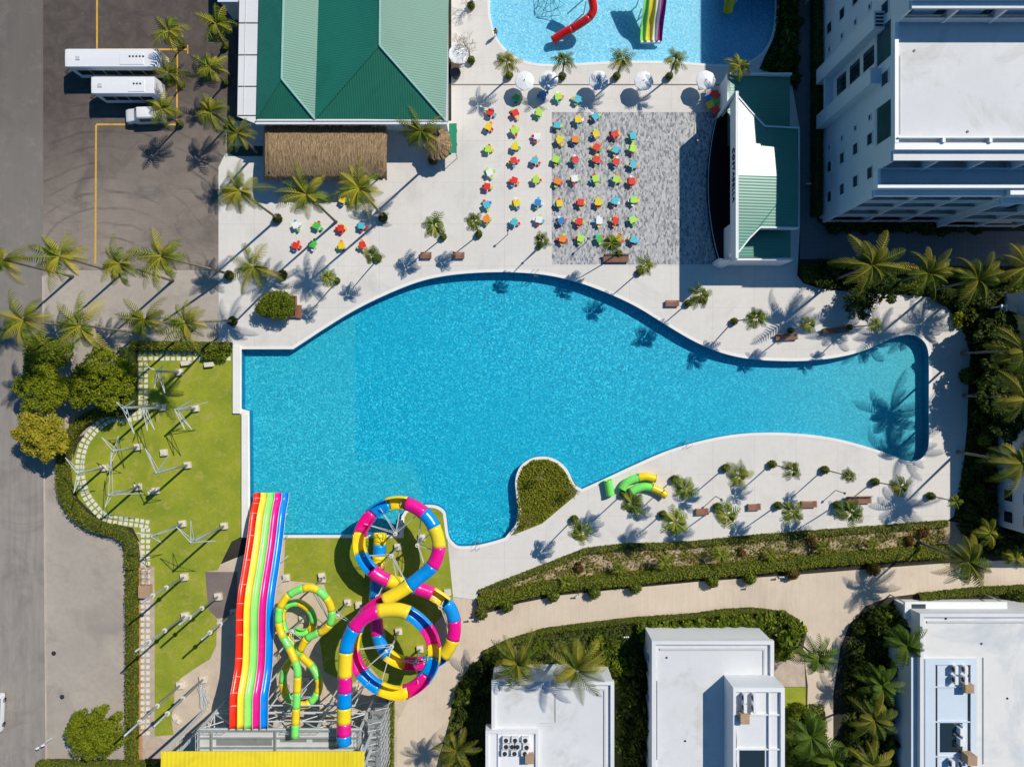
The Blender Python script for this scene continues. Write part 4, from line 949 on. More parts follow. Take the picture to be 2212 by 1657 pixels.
def cover(name,poly,N,size,leafm,zmax=.35,z0=.02,thresh=None):
    """loose ground cover over a plan polygon: nobody could count it"""
    xs=[p[0] for p in poly]; ys=[p[1] for p in poly]; pts=[]
    while len(pts)<N:
        x=random.uniform(min(xs),max(xs)); y=random.uniform(min(ys),max(ys))
        if not inpoly(x,y,poly): continue
        if thresh and (math.sin(x*.11+2*math.sin(y*.07))+math.sin(y*.19+1.3*math.sin(x*.05)))<thresh: 
            if random.random()<.75: continue
        p=P(x,y); pts.append((p.x,p.y,z0+random.random()**1.5*zmax))
    c=np.array(pts); nn=rng.normal(size=(N,3))*.6; nn[:,2]+=.9
    V,F=quads_from(c,nn,rng.uniform(0,6.3,N),rng.uniform(.6,1.4,N)*size); o=fastmesh(name,V,F,leafm,tone=rng.random(N)**2); o['kind']='stuff'; return o

# ---------------------------------------------------------------- palms
G1='tall palms in two rows beside the car park'
for i,(c,bp,h) in enumerate([((8,562),(157,598),12),((131,555),(263,592),12),((260,570),(373,607),12),((350,555),(496,593),12.5)]):
    palm(*c,*bp,h,'big',f'wind-swept coconut palm, {ORD[i+1]} from the left in the upper row below the car park',G1,[1.0,1.04,.98,1.12][i])
for i,(c,bp,h) in enumerate([((52,693),(195,711),12),((176,703),(302,720),12),((313,690),(421,709),12),((402,698),(506,694),13)]):
    palm(*c,*bp,h,'big',f'wind-swept coconut palm, {ORD[i+1]} from the left in the lower row above the lawn',G1,[1.1,1.12,.92,1.02][i])
G2='tall palms round the thatched hut and tables'
palm(518,413,601,473,12.5,'big','coconut palm left of the thatched hut, its foot in a clipped ball shrub',G2,1.05)
palm(664,421,726,480,12.5,'big','coconut palm over the middle of the small table group',G2,1.08)
palm(776,408,829,470,13,'big','coconut palm in front of the right end of the thatched hut',G2,1.1)
palm(549,577,612,594,10,'big','coconut palm between the car park edge and the boxed shrub',G2,.98)
palm(910,284,936,348,11,'big','coconut palm beside the round thatched shelter at the hall corner',G2,.95)
palm(514,290,556,330,8,'big','coconut palm at the lower left corner of the hall',G2,.85)
G3='palms planted in the car park'
cp=[((365,68),(396,99)),((365,159),(394,185)),((350,236),(391,271)),((467,52),(488,104)),((454,146),(488,181)),((456,243),(495,272))]
for i,(c,bp) in enumerate(cp):
    ci='left' if i<3 else 'right'; palm(*c,*bp,5.6,'mid',f'bushy palm in the car park, {ORD[i%3+1]} from the top in the {ci}-hand column of three',G3,1.22)
    ball(*bp,f'clipped ball shrub under the {ORD[i%3+1]} palm down in the {ci}-hand car park column','ball shrubs at palm feet in the car park',.8)
G4='palms in planters along the splash pool'
for i,(c,bp) in enumerate([((1094,135),(1100,168)),((1219,130),(1214,170)),((1344,130),(1331,170)),((1459,130),(1444,170)),((1597,143),(1604,166))]):
    palm(*c,*bp,5,'mid',f'palm on the lower edge of the splash pool, {ORD[i+1]} from the left',G4,.92)
    if i<4: ball(bp[0],bp[1]-2,f'dark ball shrub at the foot of the {ORD[i+1]} splash pool palm','ball shrubs under the splash pool palms',.9)
G5='young palms on the pool deck'
deck=[((938,489),(958,513),'over the left small bench north of the pool',1.15),((1024,479),(1035,507),'beside the lowest table of the first big column',.85),((1170,520),(1166,532),'just left of the grey paving above the pool edge',.75),
 ((1321,526),(1336,549),'over the long bench on the grey paving',.95),((1394,575),(1381,588),'right of the long bench on the grey paving',.85),((1514,640),(1485,656),'beside the bench below the stage',1.05),
 ((803,552),(818,559),'below the small group of tables, right',.85),((709,601),(730,607),'above and right of the boxed shrub',.8),((1633,687),(1584,695),'between the stage bench and the two long benches',.95),
 ((1747,702),(1706,715),'at the left long bench above the narrow pool arm',.8),((1891,702),(1833,708),'at the right long bench above the narrow pool arm',.7)]
for (c,bp,lab,s) in deck:
    palm(*c,*bp,6.2,'small','young palm '+lab,G5,s*1.12)
    ball(*bp,'ball shrub under the palm '+lab,'ball shrubs under the deck palms',.85 if s>.8 else .72)
G6='young palms on the lower pool deck'
low=[((1365,1088),(1346,1066),1.1),((1478,1057),(1456,1034),1.05),((1458,1128),(1431,1110),1.25),((1254,1151),(1240,1120),1.0),((1569,1112),(1549,1093),1.25),((1595,1028),(1566,1010),1.15),((1711,1015),(1666,1002),.85),
 ((1834,1028),(1779,1014),.65),((1944,1051),(1887,1040),1.0),((2063,1083),(2007,1070),.6),((1711,1106),(1679,1091),1.1),((1837,1106),(1806,1090),1.2)]
order=sorted(range(len(low)),key=lambda i:low[i][1][0])
for rank,i in enumerate(order):
    c,bp,s=low[i]; palm(*c,*bp,6.5,'small',f'young palm, {ORD[rank+1]} from the left on the deck south of the pool',G6,s*1.12)
    ball(*bp,f'ball shrub at the foot of the {ORD[rank+1]} palm from the left on the lower deck','ball shrubs on the lower deck',.95)
for i,(c,bp) in enumerate([((1165,1030),(1163,1040)),((1237,1060),(1232,1066)),((1142,1124),(1138,1130))]):
    palm(*c,*bp,2.6,'dry',f'almost leafless small palm on the grass peninsula, {["middle","right-hand","lowest"][i]} one','bare palms on the peninsula',1.1)
G7='dark palms along the right-hand side'
dk=[((1882,573),(1803,604),9,1.15),((2003,590),(1915,616),9,.98),((2112,604),(2014,627),9,1.0),((2214,578),(None,None),9,.95),((2207,758),(None,None),10.5,1.12),((2212,862),(None,None),10.5,1.05),((2206,1000),(None,None),10.5,1.05)]
for i,(c,bp,h,s) in enumerate(dk): palm(*c,*bp,h,'dark',f'big dark palm on the right side of the picture, {ORD[i+1]} counting clockwise from the stage',G7,s)
palm(2137,1151,2110,1140,4,'mid','small grey-green palm below the right-hand villa corner','palms near the garden path',.95)
palm(2090,1212,1984,1171,9.5,'dark','sunlit palm over the path bend at the far right','palms near the garden path',1.0)
palm(2192,1206,2170,1195,5,'mid','dark small palm at the right edge above the path','palms near the garden path',.9)
G8='palms in the gardens between the villas'
gv=[((1117,1431),(1112,1395),7.5,'dark',1.0,'left one of the two palms overhanging the slide-side villa roof'),((1244,1444),(1228,1408),9.5,'dark',1.1,'right one of the two palms overhanging the slide-side villa roof'),
 ((986,1619),(996,1575),6.5,'dark',.8,'palm left of the slide-side villa near the bottom edge'),((1764,1420),(1722,1385),6.5,'feather',.95,'feathery palm at the upper right corner of the middle villa'),
 ((1957,1392),(1905,1358),6.5,'feather',1.0,'feathery palm at the upper left corner of the right-hand villa'),((1905,1479),(1870,1450),5,'feather',.85,'shaded palm midway down between the two right-hand villas'),
 ((1888,1554),(1845,1520),7.5,'dark',.85,'palm with two bright fronds between the two right-hand villas'),((1752,1590),(1715,1550),6.5,'feather',1.1,'leafy palm right of the middle villa stair block'),
 ((1881,1650),(1845,1600),7,'dark',.85,'lowest palm between the two right-hand villas at the bottom edge'),((1800,1640),(1765,1600),5,'feather',.85,'low palm at the bottom edge right of the middle villa')]
for c,bp,h,k,s,lab in gv: palm(*c,*bp,h,k,lab,G8,s)
bedp=[((1337,1229),1.4,1.0),((1435,1215),2.2,1.25),((1559,1200),2.2,1.2),((1666,1200),1.5,.8),((1782,1181),1.5,1.0),((1886,1174),1.5,.8),((1222,1257),1.5,1.1)]
for i,(c,h,s) in enumerate(sorted(bedp)):
    palm(*c,c[0]-3,c[1]-3,h,'tuft',f'spiky low palm in the long planting bed, {ORD[i+1]} from the left','spiky palms in the long bed',s*1.1)

for (x,y,l_) in ((498,596,'at the plaza corner below the car park'),(506,695,'at the lower left plaza corner'),(602,474,'under the palm left of the hut'),(829,472,'under the palm at the right end of the hut'),(613,595,'above the boxed shrub'),(936,349,'below the round thatched shelter')):
    ball(x,y,'clipped ball shrub '+l_,'ball shrubs under the tall plaza palms',1.1,BALLD if y>470 else BALL)
# ---------------------------------------------------------------- broadleaf trees, shrubs, hedges
tree(90,772,56,6,M['leafmid'],'darker green tree directly below the lower palm row at the left','trees left of the lawn',1)
tree(78,838,60,6.5,M['leaf'],'bright green tree left of the lawn hedge, middle of its column','trees left of the lawn',2)
tree(208,822,72,6.5,M['leaf'],'widest green tree touching the upper left lawn corner','trees left of the lawn',3,N=18000)
tree(78,937,58,6,M['leafyellow'],'yellowish tree by the road, lowest of the group left of the lawn','trees left of the lawn',4)
tree(193,1590,62,6,M['leaf'],'lone bright tree at the bottom left by the long hedge',None,5)
tree(1862,655,36,4,M['leafdark'],'small dark spreading tree over the deck near the narrow pool arm',None,6,N=2600,size=.17)
tree(1905,615,45,4.5,M['leafdark'],'dense dark tree under the first big palm right of the stage',None,16,N=3500,size=.22)
for i,(x,y,r_) in enumerate([(2172,715,46),(2190,790,48),(2165,852,44),(2195,905,46)]):
    tree(x,y,r_,7,M['leafdark'],f'dark tree in the right-hand garden beside the deck, {ORD[i+1]} from the top',"dark trees at the right edge",30+i,N=4500,size=.26)
def baretree(x,y,lab,seed,s=1.0):
    r=random.Random(seed); g=P(x,y); t=empty('bare_tree',g,lab,'tree','leafless trees by the hall'); b=MB(origin=g)
    def br(p,d,l,rad,dep):
        q_=p+d*l; b.tube([p,(p+q_)*.5+Vector((r.uniform(-.06,.06),r.uniform(-.06,.06),0)),q_],[rad,rad*.85,rad*.7],5)
        if dep==0: return
        for k in range(3):
            dd=(d+Vector((r.uniform(-.8,.8),r.uniform(-.8,.8),r.uniform(-.2,.5)))).normalized(); br(q_,dd,l*r.uniform(.62,.85),rad*.62,dep-1)
    for k in range(3): br(g+Vector((0,0,.3)),Vector((r.uniform(-.4,.5),r.uniform(.1,.7),1)).normalized(),1.3*s,.06,4)
    b.build('branches',M['bark'],t); ball(x,y,'ball shrub under the '+lab,'ball shrubs under the leafless trees',.9)
baretree(1018,134,'leafless tree right of the white umbrella by the hall',3); baretree(1018,16,'leafless tree at the top edge left of the splash pool',5,.8)
# hedges
hedge('hedge',[(286,752),(286,885)],1.5,2.4,'tall dark hedge down the upper left side of the lawn',M['leafdark'],45)
hedge('hedge',[(290,747),(380,748),(503,750)],1.1,1.2,'low hedge along the top of the lawn under the palms',M['hedge'],60)
curve2=[tuple(p) for p in catmull([(280,889),(238,888),(205,898),(180,915),(160,940),(149,965),(143,1000),(144,1040),(150,1072),(166,1100),(190,1122),(225,1138),(258,1145),(280,1160),(290,1185),(291,1225)],False,6)]
hedge('hedge',curve2,1.35,1.3,'long curved hedge with bronze tips round the bulging lawn',M['hedgebronze'],60)
hedge('hedge',[(291,1228),(291,1642)],1.15,1.3,'long straight hedge between the concrete apron and the gravel strip',M['hedgebronze'],60)
hedge('hedge',[(88,1648),(346,1650)],1.2,1.2,'short hedge along the bottom left edge of the picture',M['hedge'],60)
hedge('hedge',[(844,1512),(843,1590),(843,1665)],1.0,1.3,'narrow hedge right of the slide tower stairs',M['hedge'],60)
hedge('hedge',[(1034,1300),(1094,1284),(1180,1264),(1266,1254),(1352,1248),(1409,1240),(1498,1231),(1560,1228),(1659,1218),(1789,1205),(1918,1195),(2040,1187)],1.45,1.3,'long clipped hedge between the planting bed and the sandy path',M['hedge'],60)
hedge('hedge',[(1980,1288),(2100,1275),(2240,1268)],.9,.8,'low straight hedge above the right-hand villa porch',M['hedge'],60)
hedge('hedge',[(1046,1410),(1098,1385),(1177,1361),(1255,1351),(1359,1339),(1439,1333),(1498,1329),(1562,1320),(1627,1317),(1692,1325),(1722,1342)],.7,.6,'thin low hedge along the lower side of the sandy path',M['hedge'],60)
hedge('hedge',[(1758,-40),(1758,470)],.95,1.6,'dark clipped hedge at the foot of the hotel wall',M['leafdark'],40)
hedge('hedge',[(1036,1279),(1105,1252),(1180,1223),(1266,1189),(1352,1179),(1438,1178),(1498,1174),(1659,1158),(1789,1149),(1918,1139),(2044,1129)],.8,.55,'loose low edging of plants between deck and planting bed',M['cover'],45,size=.16)
# clipped balls along the path hedge
bl=[(1039,1316,'m'),(1094,1299,'g'),(1193,1277,'m'),(1281,1271,'m'),(1369,1260,'m'),(1534,1247,'m'),(1614,1239,'m'),(1705,1229,'r'),(1879,1221,'r')]
for i,(x,y,k) in enumerate(bl):
    ball(x+1,y+5,f'{"bronze" if k=="r" else "green"} clipped ball on the path side of the long hedge, {ORD[i+1]} from the left','clipped balls along the long hedge',1.5,BALLR if k=='r' else BALL)
ball(2083,812,'big dark clipped ball at the right edge of the deck',None,1.9,BALLD)
# boxed shrub on the deck
bxs=empty('planter',P(606,664),'brown timber planter box under the dense round shrub above the pool corner','planter')
b=MB(origin=bxs.location); a=P(572,640);c=P(642,686)
for (x0,x1,y0,y1) in ((a.x,c.x,a.y-.1,a.y),(a.x,c.x,c.y,c.y+.1),(a.x,a.x+.1,c.y+.1,a.y-.1),(c.x-.1,c.x,c.y+.1,a.y-.1)): b.bx(x0,x1,y0,y1,.022,.55)
b.build('planter_side',M['wood'],bxs); b=MB(origin=bxs.location); b.bx(a.x+.1,c.x-.1,c.y+.1,a.y-.1,.03,.45); b.build('planter_soil',M['darksoil'],bxs)
b=MB(origin=bxs.location); b.bx(c.x+.02,c.x+.7,c.y-.1,a.y-1.2,.35,.45); b.build('seat',M['wood'],bxs)
V,F,t=leafcloud(8000,[(random.uniform(-1.9,1.7),random.uniform(-1.2,1.3),1.8+random.uniform(-.2,.4),.9,.85,.65) for k in range(22)]+[(-.1,.1,1.3,2.5,1.8,1.0)],.15)
o=fastmesh('shrub',V,F,M['leafmid'],tone=t,loc=P(606,664)); tag(o,'dense round shrub growing out of the timber planter above the pool corner','shrub')
sets=[
 ('strip right of the splash pool','shrubs between the splash pool and the service path','dark',[(1705,-10,24),(1700,25,20),(1708,58,22),(1700,92,22),(1697,124,20),(1688,150,18),(1716,135,14),(1712,175,14)]),
 ('row below the hotel windows','shrubs along the hotel front','dark',[(1795+34*i,489+random.uniform(-4,4),19) for i in range(10)]),
 ('dark bed right of the stage','shrubs right of the stage','dark',[(1745,592,20),(1772,604,22),(1800,592,22),(1828,608,22),(1940,610,22),(1966,622,20),(1996,620,18),(2030,636,24),(2066,650,22),(2098,640,24),(2130,655,24),(2160,640,22),(2195,630,24)]),
 ('bed beside the deck edge','shrubs right of the deck','dark',[(2090,690,20),(2120,700,24),(2112,745,22),(2140,760,24),(2120,800,22),(2125,850,24),(2112,895,20),(2135,925,22),(2112,1000,20),(2135,1030,22),(2105,1065,22),(2090,1105,20),(2125,1100,24),(2160,1165,26),(2200,1160,26),(2115,1165,20)]),
 ('garden left of the slide-side villa','shrubs left of the slide-side villa','dark',[(1003,1500,22),(1013,1468,22),(1036,1442,22),(1064,1420,20),(1044,1478,24),(1040,1515,20),(1000,1540,16),(1030,1640,22),(1004,1650,18)]),
 ('garden above the slide-side villa','shrubs above the slide-side villa','mid',[(1092,1402,16),(1165,1392,14),(1290,1380,18),(1318,1400,24),(1300,1425,18),(1340,1432,24)]),
 ('gap left of the middle villa','shrubs between the left-hand villas','broaddark',[(1345,1470,22),(1362,1500,20),(1345,1535,20),(1362,1570,22),(1345,1605,20),(1362,1640,22),(1375,1440,18)]),
 ('gap right of the slide-side villa','tall bushes between the villas','dark',[(1372,1420,24),(1380,1465,24),(1374,1515,24),(1380,1560,24),(1374,1605,24),(1380,1645,24)]),
 ('strip above the middle villa','shrubs above the middle villa','broad',[(1385+25*i,1352+random.uniform(-6,6)-(i*1.5 if i>4 else 0),17) for i in range(13)]+[(1395+29*i,1376+random.uniform(-5,5),15) for i in range(9)]+[(1700,1380,24),(1712,1352,20),(1690,1405,20)]),
 ('bed left of the right-hand villa','shrubs between the right-hand villas','dark',[(1882,1338,26),(1910,1330,24),(1850,1350,15),(1935,1350,18),(1850,1440,22),(1880,1470,24),(1850,1500,24),(1892,1520,24),(1860,1560,22),(1900,1590,22),(1860,1630,22),(1900,1640,24),(1830,1590,18),(1925,1430,20)]),
 ('bed right of the middle villa','shrubs right of the middle villa','mid',[(1722,1530,20),(1745,1560,20),(1720,1600,22),(1750,1640,22),(1785,1640,20),(1720,1650,20)]),
 ('strip at the right edge','shrubs at the right edge','dark',[(2195,1285,18),(2215,1300,20),(2175,1280,12)]),
 ('upper right lawn corner','shrubs in the upper right lawn corner','mid',[(452,764,16),(476,768,16),(495,757,12)]),
 ('long planting bed','low bushes in the long planting bed','bronze',[(1750,1170,12),(1990,1150,14),(1960,1168,12),(1600,1190,10),(1250,1222,12)]),
]
for lab,grp,kind,pts in sets:
    pts=sorted(pts)
    col={'dark':'dark green shrub','mid':'green shrub','broad':'broad-leaved green shrub','broaddark':'broad-leaved dark shrub','bronze':'bronze-leaved bush'}[kind]
    for i,(x,y,r) in enumerate(pts):
        k=kind
        if kind=='dark' and random.random()<.3: k='broaddark'
        if kind=='dark' and random.random()<.10: k='mid'
        shrub(x,y,r*1.12,k,f'{col}, {ORD[i+1] if i+1<21 else "twenty-"+ORD[i-19]} from left in the {lab}',grp,2.4 if 'tall' in grp or 'between the right' in grp else 1.25)
shrub(2065,690,20,'bright','yellow-green bush at the curved upper right corner of the deck'); shrub(2121,947,20,'bright','yellow-green bush at the edge of the dark bed left of the east villa')
# ground cover
cover('ground_cover',[(1040,1278),(1180,1224),(1352,1179),(1498,1174),(1789,1149),(2040,1129),(2040,1180),(1789,1196),(1498,1222),(1352,1240),(1180,1256),(1050,1295)],9000,.17,M['cover'],.3,thresh=-.15)
cover('island_plants',[(1118,1140),(1119,1068),(1117,1036),(1130,1007),(1150,994),(1180,991),(1203,1000),(1222,1020),(1238,1045),(1240,1068),(1208,1096),(1171,1127),(1128,1144)],5500,.16,M['hedge'],.28)
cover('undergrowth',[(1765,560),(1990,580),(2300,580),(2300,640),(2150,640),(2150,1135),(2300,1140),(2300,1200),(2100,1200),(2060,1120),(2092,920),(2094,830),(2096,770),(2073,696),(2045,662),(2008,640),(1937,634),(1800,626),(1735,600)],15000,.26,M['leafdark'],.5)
cover('undergrowth',[(1685,-100),(1720,-100),(1722,200),(1700,165),(1640,152),(1672,90)],2500,.24,M['leafdark'],.5)
cover('undergrowth',[(1770,476),(2110,476),(2110,500),(1790,500)],1800,.24,M['leafdark'],.4)
cover('undergrowth',[(1046,1416),(1098,1386),(1177,1362),(1255,1352),(1359,1340),(1439,1334),(1500,1330),(1627,1318),(1692,1326),(1722,1342),(1740,1365),(1730,1395),(1400,1400),(1395,1660),(1345,1660),(1340,1450),(1060,1450),(1040,1660),(950,1660),(980,1520),(995,1478),(1014,1450)],9000,.2,M['leafdark'],.35)
cover('undergrowth',[(1840,1355),(1872,1312),(1940,1300),(1945,1660),(1825,1660),(1820,1440)],5000,.24,M['leafdark'],.5)
cover('undergrowth',[(1702,1520),(1780,1520),(1790,1660),(1702,1660)],2600,.22,M['leafmid'],.4)
sheet('paved_yard',W([(1673,1412),(1737,1412),(1740,1483),(1673,1483)]),.026,M['pebble'])
sheet('grass_patch',W([(1690,1484),(1740,1484),(1740,1530),(1690,1530)]),.030,M['grass'])

# ---------------------------------------------------------------- water slides
def ground_of(xD,yD,h): return P(xD,yD,h)
def resample(pts,step):
    out=[pts[0]]; acc=0
    P_=[np.array(p,float) for p in pts]; d=[0]
    for a,b in zip(P_[:-1],P_[1:]): d.append(d[-1]+np.linalg.norm(b-a))
    n=int(d[-1]/step); res=[]
    for i in range(n+1):
        s=d[-1]*i/n; k=min(len(d)-2,max(0,int(np.searchsorted(d,s)-1))); t=(s-d[k])/(d[k+1]-d[k]+1e-9); res.append(P_[k]*(1-t)+P_[k+1]*t)
    return res,d[-1]
def flume(root,path_img,h0,h1,R,cyc,segs,openr,hfun=None,nside=18,lip=.10):
    """path_img: image-plan points; height falls from h0 to h1 along the path"""
    pts2=[tuple(p) for p in catmull([p[:2] for p in path_img],False,8)]
    dl=[0]
    for a,b in zip(pts2[:-1],pts2[1:]): dl.append(dl[-1]+math.dist(a,b))
    hs=[(h0+(h1-h0)*(hfun(d/dl[-1]) if hfun else d/dl[-1])) for d in dl]
    w3=[P(x,y,h) for (x,y),h in zip(pts2,hs)]
    res,L=resample([tuple(p) for p in w3],.35); res=[Vector(r) for r in res]; n=len(res)
    # frames
    tang=[(res[min(i+1,n-1)]-res[max(i-1,0)]).normalized() for i in range(n)]
    b=None; bounds=[]
    if isinstance(segs,(int,float)):
        k=max(1,round(L/segs)); bounds=[i*(n-1)//k for i in range(k+1)]
    else: bounds=[int(s*(n-1)) for s in segs]
    for si,(i0,i1) in enumerate(zip(bounds[:-1],bounds[1:])):
        mb=MB(origin=root.location); mid=(i0+i1)/2/(n-1); op=any(a<=mid<=c for a,c in openr)
        a0,a1=(math.radians(-218),math.radians(38)) if op else (0,2*math.pi)
        ns=nside; ring=[]
        for i in range(i0,i1+1):
            t=tang[i]; u=t.cross(Vector((0,0,1))).normalized(); v=u.cross(t).normalized()
            if v.z<0: v=-v
            # rims at the joints
            rr=R*(1.06 if i in (i0,i1) else 1.0)
            for k in range(ns+1):
                a=a0+(a1-a0)*k/ns; mb.v.append(res[i]+(u*math.cos(a)+v*math.sin(a))*rr)
        for j in range(i1-i0):
            for k in range(ns):
                q_=j*(ns+1)+k; mb.f.append([q_,q_+1,q_+ns+2,q_+ns+1]); mb.m.append(0)
        o=mb.build('flume_section',M[cyc[si%len(cyc)]],root,smooth=True)
        md=o.modifiers.new('shell','SOLIDIFY'); md.thickness=.05; md.offset=1
    return res
big=[(743,1606),(743,1561),(745,1479),(746,1425),(752,1385),(770,1350),(800,1326),(840,1317),(875,1321),(907,1341),(930,1371),(938,1407),(930,1444),(905,1477),(868,1496),(830,1490),(795,1468),(771,1437),(762,1405),(766,1370),(780,1338),(805,1312),(839,1292),
 (878,1269),(909,1245),(933,1224),(947,1193),(947,1167),(935,1133),(914,1107),(883,1089),(852,1086),(821,1097),(795,1120),(779,1149),(776,1183),(789,1214),(810,1238),(836,1253),(868,1261),(904,1271),(943,1287),(972,1313),(982,1350),(977,1384),(961,1412),(940,1427),(904,1433),(868,1430),(839,1415),
 (822,1390),(814,1355),(812,1310),(812,1271),(817,1219),(820,1185),(821,1152)]
tb=empty('tube_slide',P(860,1400),'big looping tube slide in yellow, blue and magenta sections ending at the pool','water slide')
MID=[('b',743,1596),('m',743,1571),('y',743,1545),('b',744,1514),('m',745,1487),('y',746,1445),('b',750,1390),('m',778,1345),('y',835,1317),('b',888,1328),('m',922,1358),('y',938,1395),('b',936,1430),('m',915,1466),('y',866,1496),('b',815,1481),('m',777,1446),('y',762,1405),('b',767,1368),
 ('m',788,1328),('y',833,1296),('b',892,1258),('m',930,1228),('y',947,1187),('b',944,1148),('m',924,1117),('y',883,1089),('b',845,1088),('m',803,1110),('y',780,1148),('b',778,1192),('m',803,1231),('y',833,1252),('b',864,1260),('m',896,1269),('y',930,1281),('b',964,1305),('m',981,1343),('y',978,1383),('b',952,1420),('m',902,1433),('y',860,1427),('b',828,1400),('m',813,1350),('y',812,1312),('b',812,1272),('m',815,1240),('y',817,1212),('b',820,1184),('y',821,1160)]
cm=[tuple(p) for p in catmull(big,False,12)]; al=[0]
for a_,b_ in zip(cm[:-1],cm[1:]): al.append(al[-1]+math.dist(a_,b_))
par=[];last=0
for c_,x,y in MID:
    best=min((k for k in range(last,min(len(cm),last+60))),key=lambda k:(cm[k][0]-x)**2+(cm[k][1]-y)**2); par.append(al[best]/al[-1]); last=best
bnd=[0.0]+[(a_+b_)/2 for a_,b_ in zip(par[:-1],par[1:])]+[1.0]
RES=flume(tb,big,9.4,.9,.83,[{'b':'s_blue','m':'s_magenta','y':'s_yellow'}[c_] for c_,_,_ in MID],bnd,[(.165,.40),(.545,.60),(.60,.655),(.72,.745),(.80,.875)],hfun=lambda t:t**1.28)
small=[(637,1592),(639,1549),(642,1490),(643,1450),(637,1427),(625,1399),(607,1366),(602,1333),(607,1309),(623,1286),(651,1272),(675,1270),(698,1284),(714,1309),(716,1338),(703,1359),(684,1368),(662,1380),(649,1403),(630,1425),(617,1443),(611,1467),(616,1497),(632,1516),(656,1523),(675,1512),(688,1490),(688,1467),(675,1441),
 (655,1420),(634,1398),(620,1372),(610,1345),(610,1320),(622,1306),(646,1302),(668,1317),(677,1338),(672,1358),(655,1366),(634,1360)]
ts=empty('tube_slide',P(660,1400),'smaller twisting tube slide in green and yellow sections beside the rainbow slide','water slide')
RES2=flume(ts,small,9.3,1.4,.46,['s_green','s_yel2'],1.7,[(.955,1.0)],nside=14)
# rainbow slide with five lanes
rs=empty('rainbow_slide',P(590,1300),'wide five-lane racing slide striped red, yellow, green, magenta and blue','water slide')
prof=[(1064,.35),(1078,.5),(1090,.95),(1115,1.7),(1167,2.7),(1219,3.9),(1271,5.2),(1310,5.85),(1345,6.0),(1378,6.05),(1431,6.3),(1467,6.95),(1502,7.75),(1530,7.85),(1573,7.9)]
st_=[tuple(p) for p in catmull(prof,False,5)]
X0,X1=551.5,627.5; lw=(X1-X0)/5
lanes=['l_red','l_yellow','l_green','l_magenta','l_blue']
for li,ln in enumerate(lanes):
    mb=MB(origin=rs.location); cs=[(0,.26),(.05,.28),(.09,.24),(.2,.06),(.35,.0),(.65,.0),(.8,.06),(.91,.24),(.95,.28),(1,.26)]
    for (y,h) in st_:
        g=gp(0,y,h)[1]
        for a,z in cs: mb.v.append(Vector((P(X0+lw*(li+a),0).x,P(0,g).y,h+z)))
    m_=len(cs)
    for i in range(len(st_)-1):
        for k in range(m_-1): q_=i*m_+k; mb.f.append([q_,q_+m_,q_+m_+1,q_+1]); mb.m.append(0)
    o=mb.build('slide_lane',M[ln],rs,smooth=True); md=o.modifiers.new('shell','SOLIDIFY'); md.thickness=.08; md.offset=-1
mb=MB(origin=rs.location)
for li in (2,3,4,5):
    w=.016 if li==2 else .024
    mb.tube([Vector((P(X0+lw*li,0).x,P(0,gp(0,y,h)[1]).y,h+.30)) for y,h in st_],w,5)
mb.build('lane_divider',M['l_white'],rs)
mb=MB(origin=rs.location)
for k in range(4,len(st_)-2,5):
    y,h=st_[k]; g=gp(0,y,h)[1]
    mb.tube([Vector((P(X0+lw*(a/20),0).x,P(0,g).y,h+.015+(.27 if a%4==0 else .06 if False else 0.01 if a%4==2 else .045))) for a in range(0,21)],.022,4)
mb.build('lane_joint',M['l_white'],rs)
for k,(y,h) in enumerate([(1115,1.7),(1167,2.7),(1219,3.9),(1271,5.2),(1323,5.95),(1378,6.05),(1431,6.3),(1480,7.2),(1540,7.85)]):
    g=gp(0,y,h)[1]; mb=MB(origin=rs.location)
    for xx in (558,621): p=P(xx,g); mb.tube([p,p+Vector((0,0,h-.12))],.11,8)
    a=P(553,g,0);c=P(626,g,0); mb.bx(a.x,c.x,a.y-.08,a.y+.08,h-.3,h-.1); mb.build('support',M['greywhite'],rs)
# slide tower
tw=empty('slide_tower',P(650,1560),'grey steel slide tower with a deck, stairs and a yellow roof at the bottom edge','tower'); two=tw.location
def tmb(): return MB(origin=two)
p=P(348,1623,11.2);c=P(787,1800,11.2)
b=tmb(); b.add([(p.x,p.y,11.2),(c.x,p.y,11.2),(c.x,p.y-14,11.9),(p.x,p.y-14,11.9)],[[0,3,2,1]]); o=b.build('roof',M['yroof'],tw); md=o.modifiers.new('t','SOLIDIFY'); md.thickness=.12; md.offset=-1
p=P(470,1577,7.7);c=P(772,1700,7.7)
gx0,gx1,gy0=489,806,1510
b=tmb(); wbox(b,gx0,gx1,gy0,1640,7.45,7.6); b.build('deck',M['greywhite'],tw)
b=tmb()
for yy in (1512,1526,1545): wbox(b,gx0,gx1,yy,yy+2.2,7.6,7.85)
for xx in (489,514,640,806): wbox(b,xx-1.2,xx+1.2,1512,1640,7.6,7.95)
b.build('deck_beam',M['steel'],tw)
b=tmb(); wbox(b,522,632,1528,1543,7.6,7.62); wbox(b,648,700,1529,1536,7.6,7.62); wbox(b,712,760,1529,1536,7.6,7.62); b.build('deck_grate',mat('deck_grating',(.22,.24,.25),.6,.15,1,12),tw)
def rail(b,a,c,h=1.05,n=6,r=.03):
    a=Vector(a);c=Vector(c)
    for z in (h,h*.55): b.tube([a+Vector((0,0,z)),c+Vector((0,0,z))],r,5)
    for k in range(n+1): q_=a.lerp(c,k/n); b.tube([q_,q_+Vector((0,0,h))],r,5)
